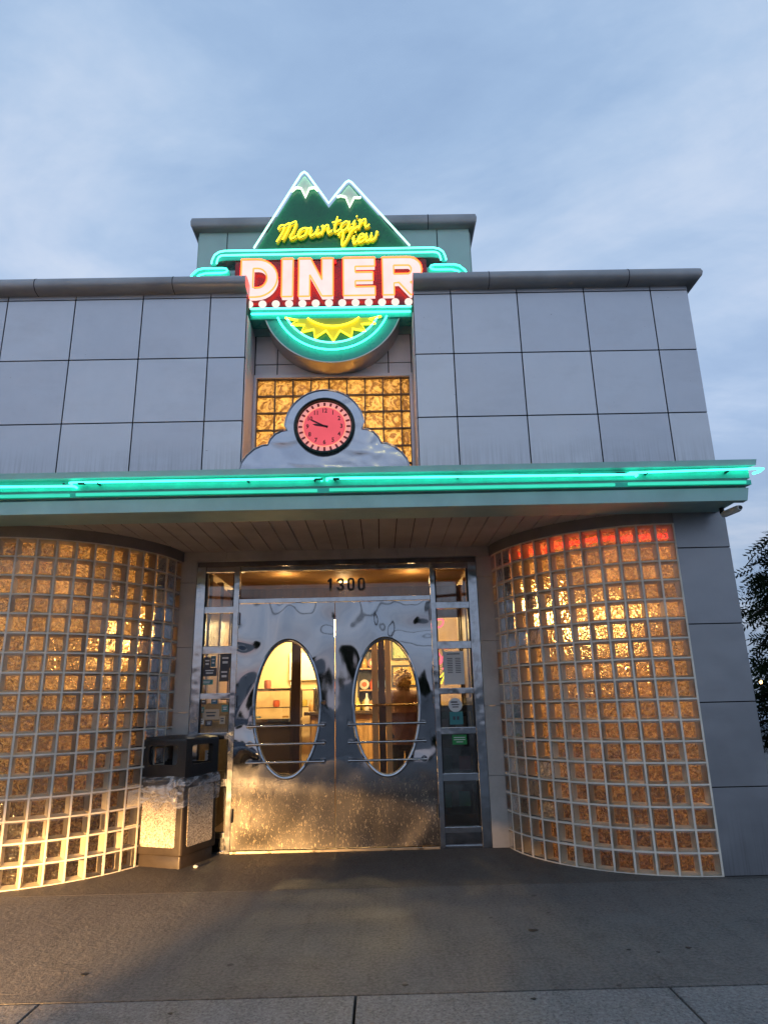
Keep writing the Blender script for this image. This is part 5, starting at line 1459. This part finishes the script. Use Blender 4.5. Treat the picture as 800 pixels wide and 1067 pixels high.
# low hedge + wall line on the right
m = MB(); rnd = random.Random(9)
for k in range(5000):
    p = Vector((rnd.uniform(7.5, 40), 27 + rnd.gauss(0, .5), rnd.uniform(-.1, 2.3) + rnd.gauss(0, .15))); d_ = Vector((rnd.gauss(0, 1), rnd.gauss(0, 1), rnd.gauss(0, 1))).normalized(); e_ = d_.orthogonal().normalized()
    r = rnd.uniform(.12, .24); m.quad(tuple(p - d_ * r), tuple(p + e_ * r * .5), tuple(p + d_ * r), tuple(p - e_ * r * .5))
tag(obj('hedge', m, LEAFD), 'dark unclipped hedge behind the parked car', 'hedge')
m = MB(); m.box(4.5, 40, 17.2, 17.4, -.14, .02); tag(obj('parking_kerb', m, PAVE2), 'pale concrete kerb of the car park', 'kerb', kind='structure')

# ------------------------------------------------------------------ lights inside
def point(name, loc_, col, w, r=.06, parent=None):
    l = bpy.data.lights.new(name, 'POINT'); l.energy = w; l.color = col; l.shadow_soft_size = r
    o = bpy.data.objects.new(name, l); COL.objects.link(o); o.location = loc_; return o
W = (1., .62, .27); W2 = (1., .72, .33)
point('bay_lamp', (1.75, 6.75, 2.05), (1, .56, .22), 85, .1)
point('bay_lamp', (2.3, 6.55, 1.88), (1, .56, .22), 14, .1)
point('bay_lamp', (-2.35, 6.8, 1.95), (1, .56, .22), 62, .1)
point('vestibule_lamp', (-1.0, 7.1, 2.45), W, 3.5, .05)
point('vestibule_lamp', (.35, 7.1, 2.45), W, 3.5, .05)
point('vestibule_lamp', (-.4, 7.5, 2.45), W, 3.5, .05)
point('dining_lamp', (-.3, 9.0, 2.2), W2, 90, .15)  # added fill with no fixture, brightens the counter area
point('window_lamp', (-.75, 6.35, 3.5), (1, .70, .32), 14, .12)
point('window_lamp', (.0, 6.35, 3.5), (1, .70, .32), 14, .12)
for X, Y, e in ((-1.6, 9.0, 170), (-.6, 11.0, 150), (.6, 9.0, 170), (-1.3, 11.4, 170)):
    m = MB(); m.cyl((X, Y, 2.612), .11, .012, 20); tag(obj('ceiling_lamp', m, LAMPW), 'round lit ceiling lamp %s' % {(-1.6): 'above the pastry case', (-.6): 'in front of the dark shelves', .6: 'above the standing customer', (-1.3): 'above the kitchen rack'}[X], 'ceiling lamp', 'round ceiling lamps')
    point('dining_lamp', (X, Y, 2.5), W2, e, .1)
# car headlight beam (warm, low, sharp cut-off at its top)
def spot(loc_, target, size, blend, e, col, r=.06):
    l = bpy.data.lights.new('headlight_beam', 'SPOT'); l.energy = e; l.color = col; l.spot_size = math.radians(size); l.spot_blend = blend; l.shadow_soft_size = r
    o = bpy.data.objects.new('headlight_beam', l); COL.objects.link(o); o.location = loc_
    o.rotation_euler = (Vector(target) - Vector(loc_)).to_track_quat('-Z', 'Y').to_euler(); return o
spot((-2.35, -.80, .50), (-2.35 + .035 * 3, -.80 + 3, .50 - 3 * math.tan(math.radians(53.5))), 110, .03, 750, (1, .53, .18), .03)
for az, hf, pt_, e_ in ((12.5, 23, -22.0, 10500),):
    a_, b_ = math.radians(az), math.radians(pt_); spot((-3.6, -.80, .50), (-3.6 + 5 * sin(a_), -.80 + 5 * cos(a_), .50 + 5 * math.tan(b_)), 2 * hf, .32, e_, (1, .53, .18), .03)
# ------------------------------------------------------------------ sky, sun, camera
w = bpy.data.worlds.new('World'); SC.world = w; w.use_nodes = True; nt = w.node_tree; nt.nodes.clear()
out = nt.nodes.new('ShaderNodeOutputWorld'); bg_ = nt.nodes.new('ShaderNodeBackground')
sky = nt.nodes.new('ShaderNodeTexSky'); sky.sky_type = 'NISHITA'; sky.sun_disc = False
SE, SR = math.radians(3.), math.radians(200)
sky.sun_elevation = SE; sky.sun_rotation = SR; sky.air_density = 1.2; sky.dust_density = .6; sky.ozone_density = 2.
tc = nt.nodes.new('ShaderNodeTexCoord'); sp = nt.nodes.new('ShaderNodeSeparateXYZ'); nt.links.new(tc.outputs['Generated'], sp.inputs[0])
zz = math_(nt, 'ADD', math_(nt, 'MAXIMUM', sp.outputs[2], 0.), .22)
cb_ = nt.nodes.new('ShaderNodeCombineXYZ'); nt.links.new(math_(nt, 'DIVIDE', sp.outputs[0], zz), cb_.inputs[0]); nt.links.new(math_(nt, 'DIVIDE', sp.outputs[1], zz), cb_.inputs[1])
mp = nt.nodes.new('ShaderNodeMapping'); mp.inputs['Rotation'].default_value = (0, 0, .5); mp.inputs['Scale'].default_value = (1.1, 1.7, 1); mp.inputs['Location'].default_value = (3.1, .4, 0)
nt.links.new(cb_.outputs[0], mp.inputs[0])
n1 = noise(nt, mp.outputs[0], 1.15, 8, .56, .5); n2 = noise(nt, mp.outputs[0], 3.2, 7, .6, .3)
cl_ = math_(nt, 'ADD', math_(nt, 'MULTIPLY', n1, .72), math_(nt, 'MULTIPLY', n2, .28))
cloud = ramp(nt, cl_, [(.34, (.36, .50, .75)), (.45, (.43, .58, .83)), (.53, (.53, .67, .90)), (.60, (.64, .75, .95)), (.72, (.80, .87, 1.0))])
elev = maprange(nt, sp.outputs[2], .0, .7, 0, 1)
hz_ = ramp(nt, elev, [(0., (.50, .52, .54)), (.18, (.74, .76, .79)), (.5, (1.04, 1.03, 1.04)), (1., (.92, .97, 1.0))])
cloud = mixc(nt, 1., cloud, hz_, 'MULTIPLY')
skc = mixc(nt, 1., sky.outputs[0], (.10, .10, .10), 'MULTIPLY')
fin = mixc(nt, .88, skc, cloud)
nt.links.new(fin, bg_.inputs['Color']); bg_.inputs['Strength'].default_value = 1.0
nt.links.new(bg_.outputs[0], out.inputs[0])
sl = bpy.data.lights.new('sun', 'SUN'); sl.energy = .25; sl.angle = math.radians(100); sl.color = (1., .93, .85)
so = bpy.data.objects.new('sun', sl); COL.objects.link(so)
sd_ = Vector((sin(SR) * cos(SE), cos(SR) * cos(SE), sin(SE))); so.rotation_euler = sd_.to_track_quat('Z', 'Y').to_euler(); so.location = (0, -5, 12)

cam = bpy.data.cameras.new('camera'); co = bpy.data.objects.new('camera', cam); COL.objects.link(co); SC.camera = co
rt = Vector((0.9997569014958854, -0.003763329921026768, -0.021724991582323338)); up = Vector((0.019882524946177763, -0.27201207294777463, 0.9620884145297766)); fw = Vector((0.009530116112153836, 0.9622864799624694, 0.2718711227187044))
Mx = Matrix((rt, up, -fw)).transposed().to_4x4(); Mx.translation = (0, 0, 1.2275); co.matrix_world = Mx
cam.sensor_fit = 'HORIZONTAL'; cam.sensor_width = 36; cam.lens = 36 * 700 / 800; cam.clip_start = .05; cam.clip_end = 3000
SC.view_settings.view_transform = 'Standard'; SC.view_settings.look = 'None'; SC.view_settings.exposure = 0; SC.view_settings.gamma = 1
SC.cycles.use_denoising = True
SC.cycles.max_bounces = 10; SC.cycles.transparent_max_bounces = 16; SC.cycles.transmission_bounces = 8; SC.cycles.caustics_reflective = False
SC.cycles.sample_clamp_indirect = 6.
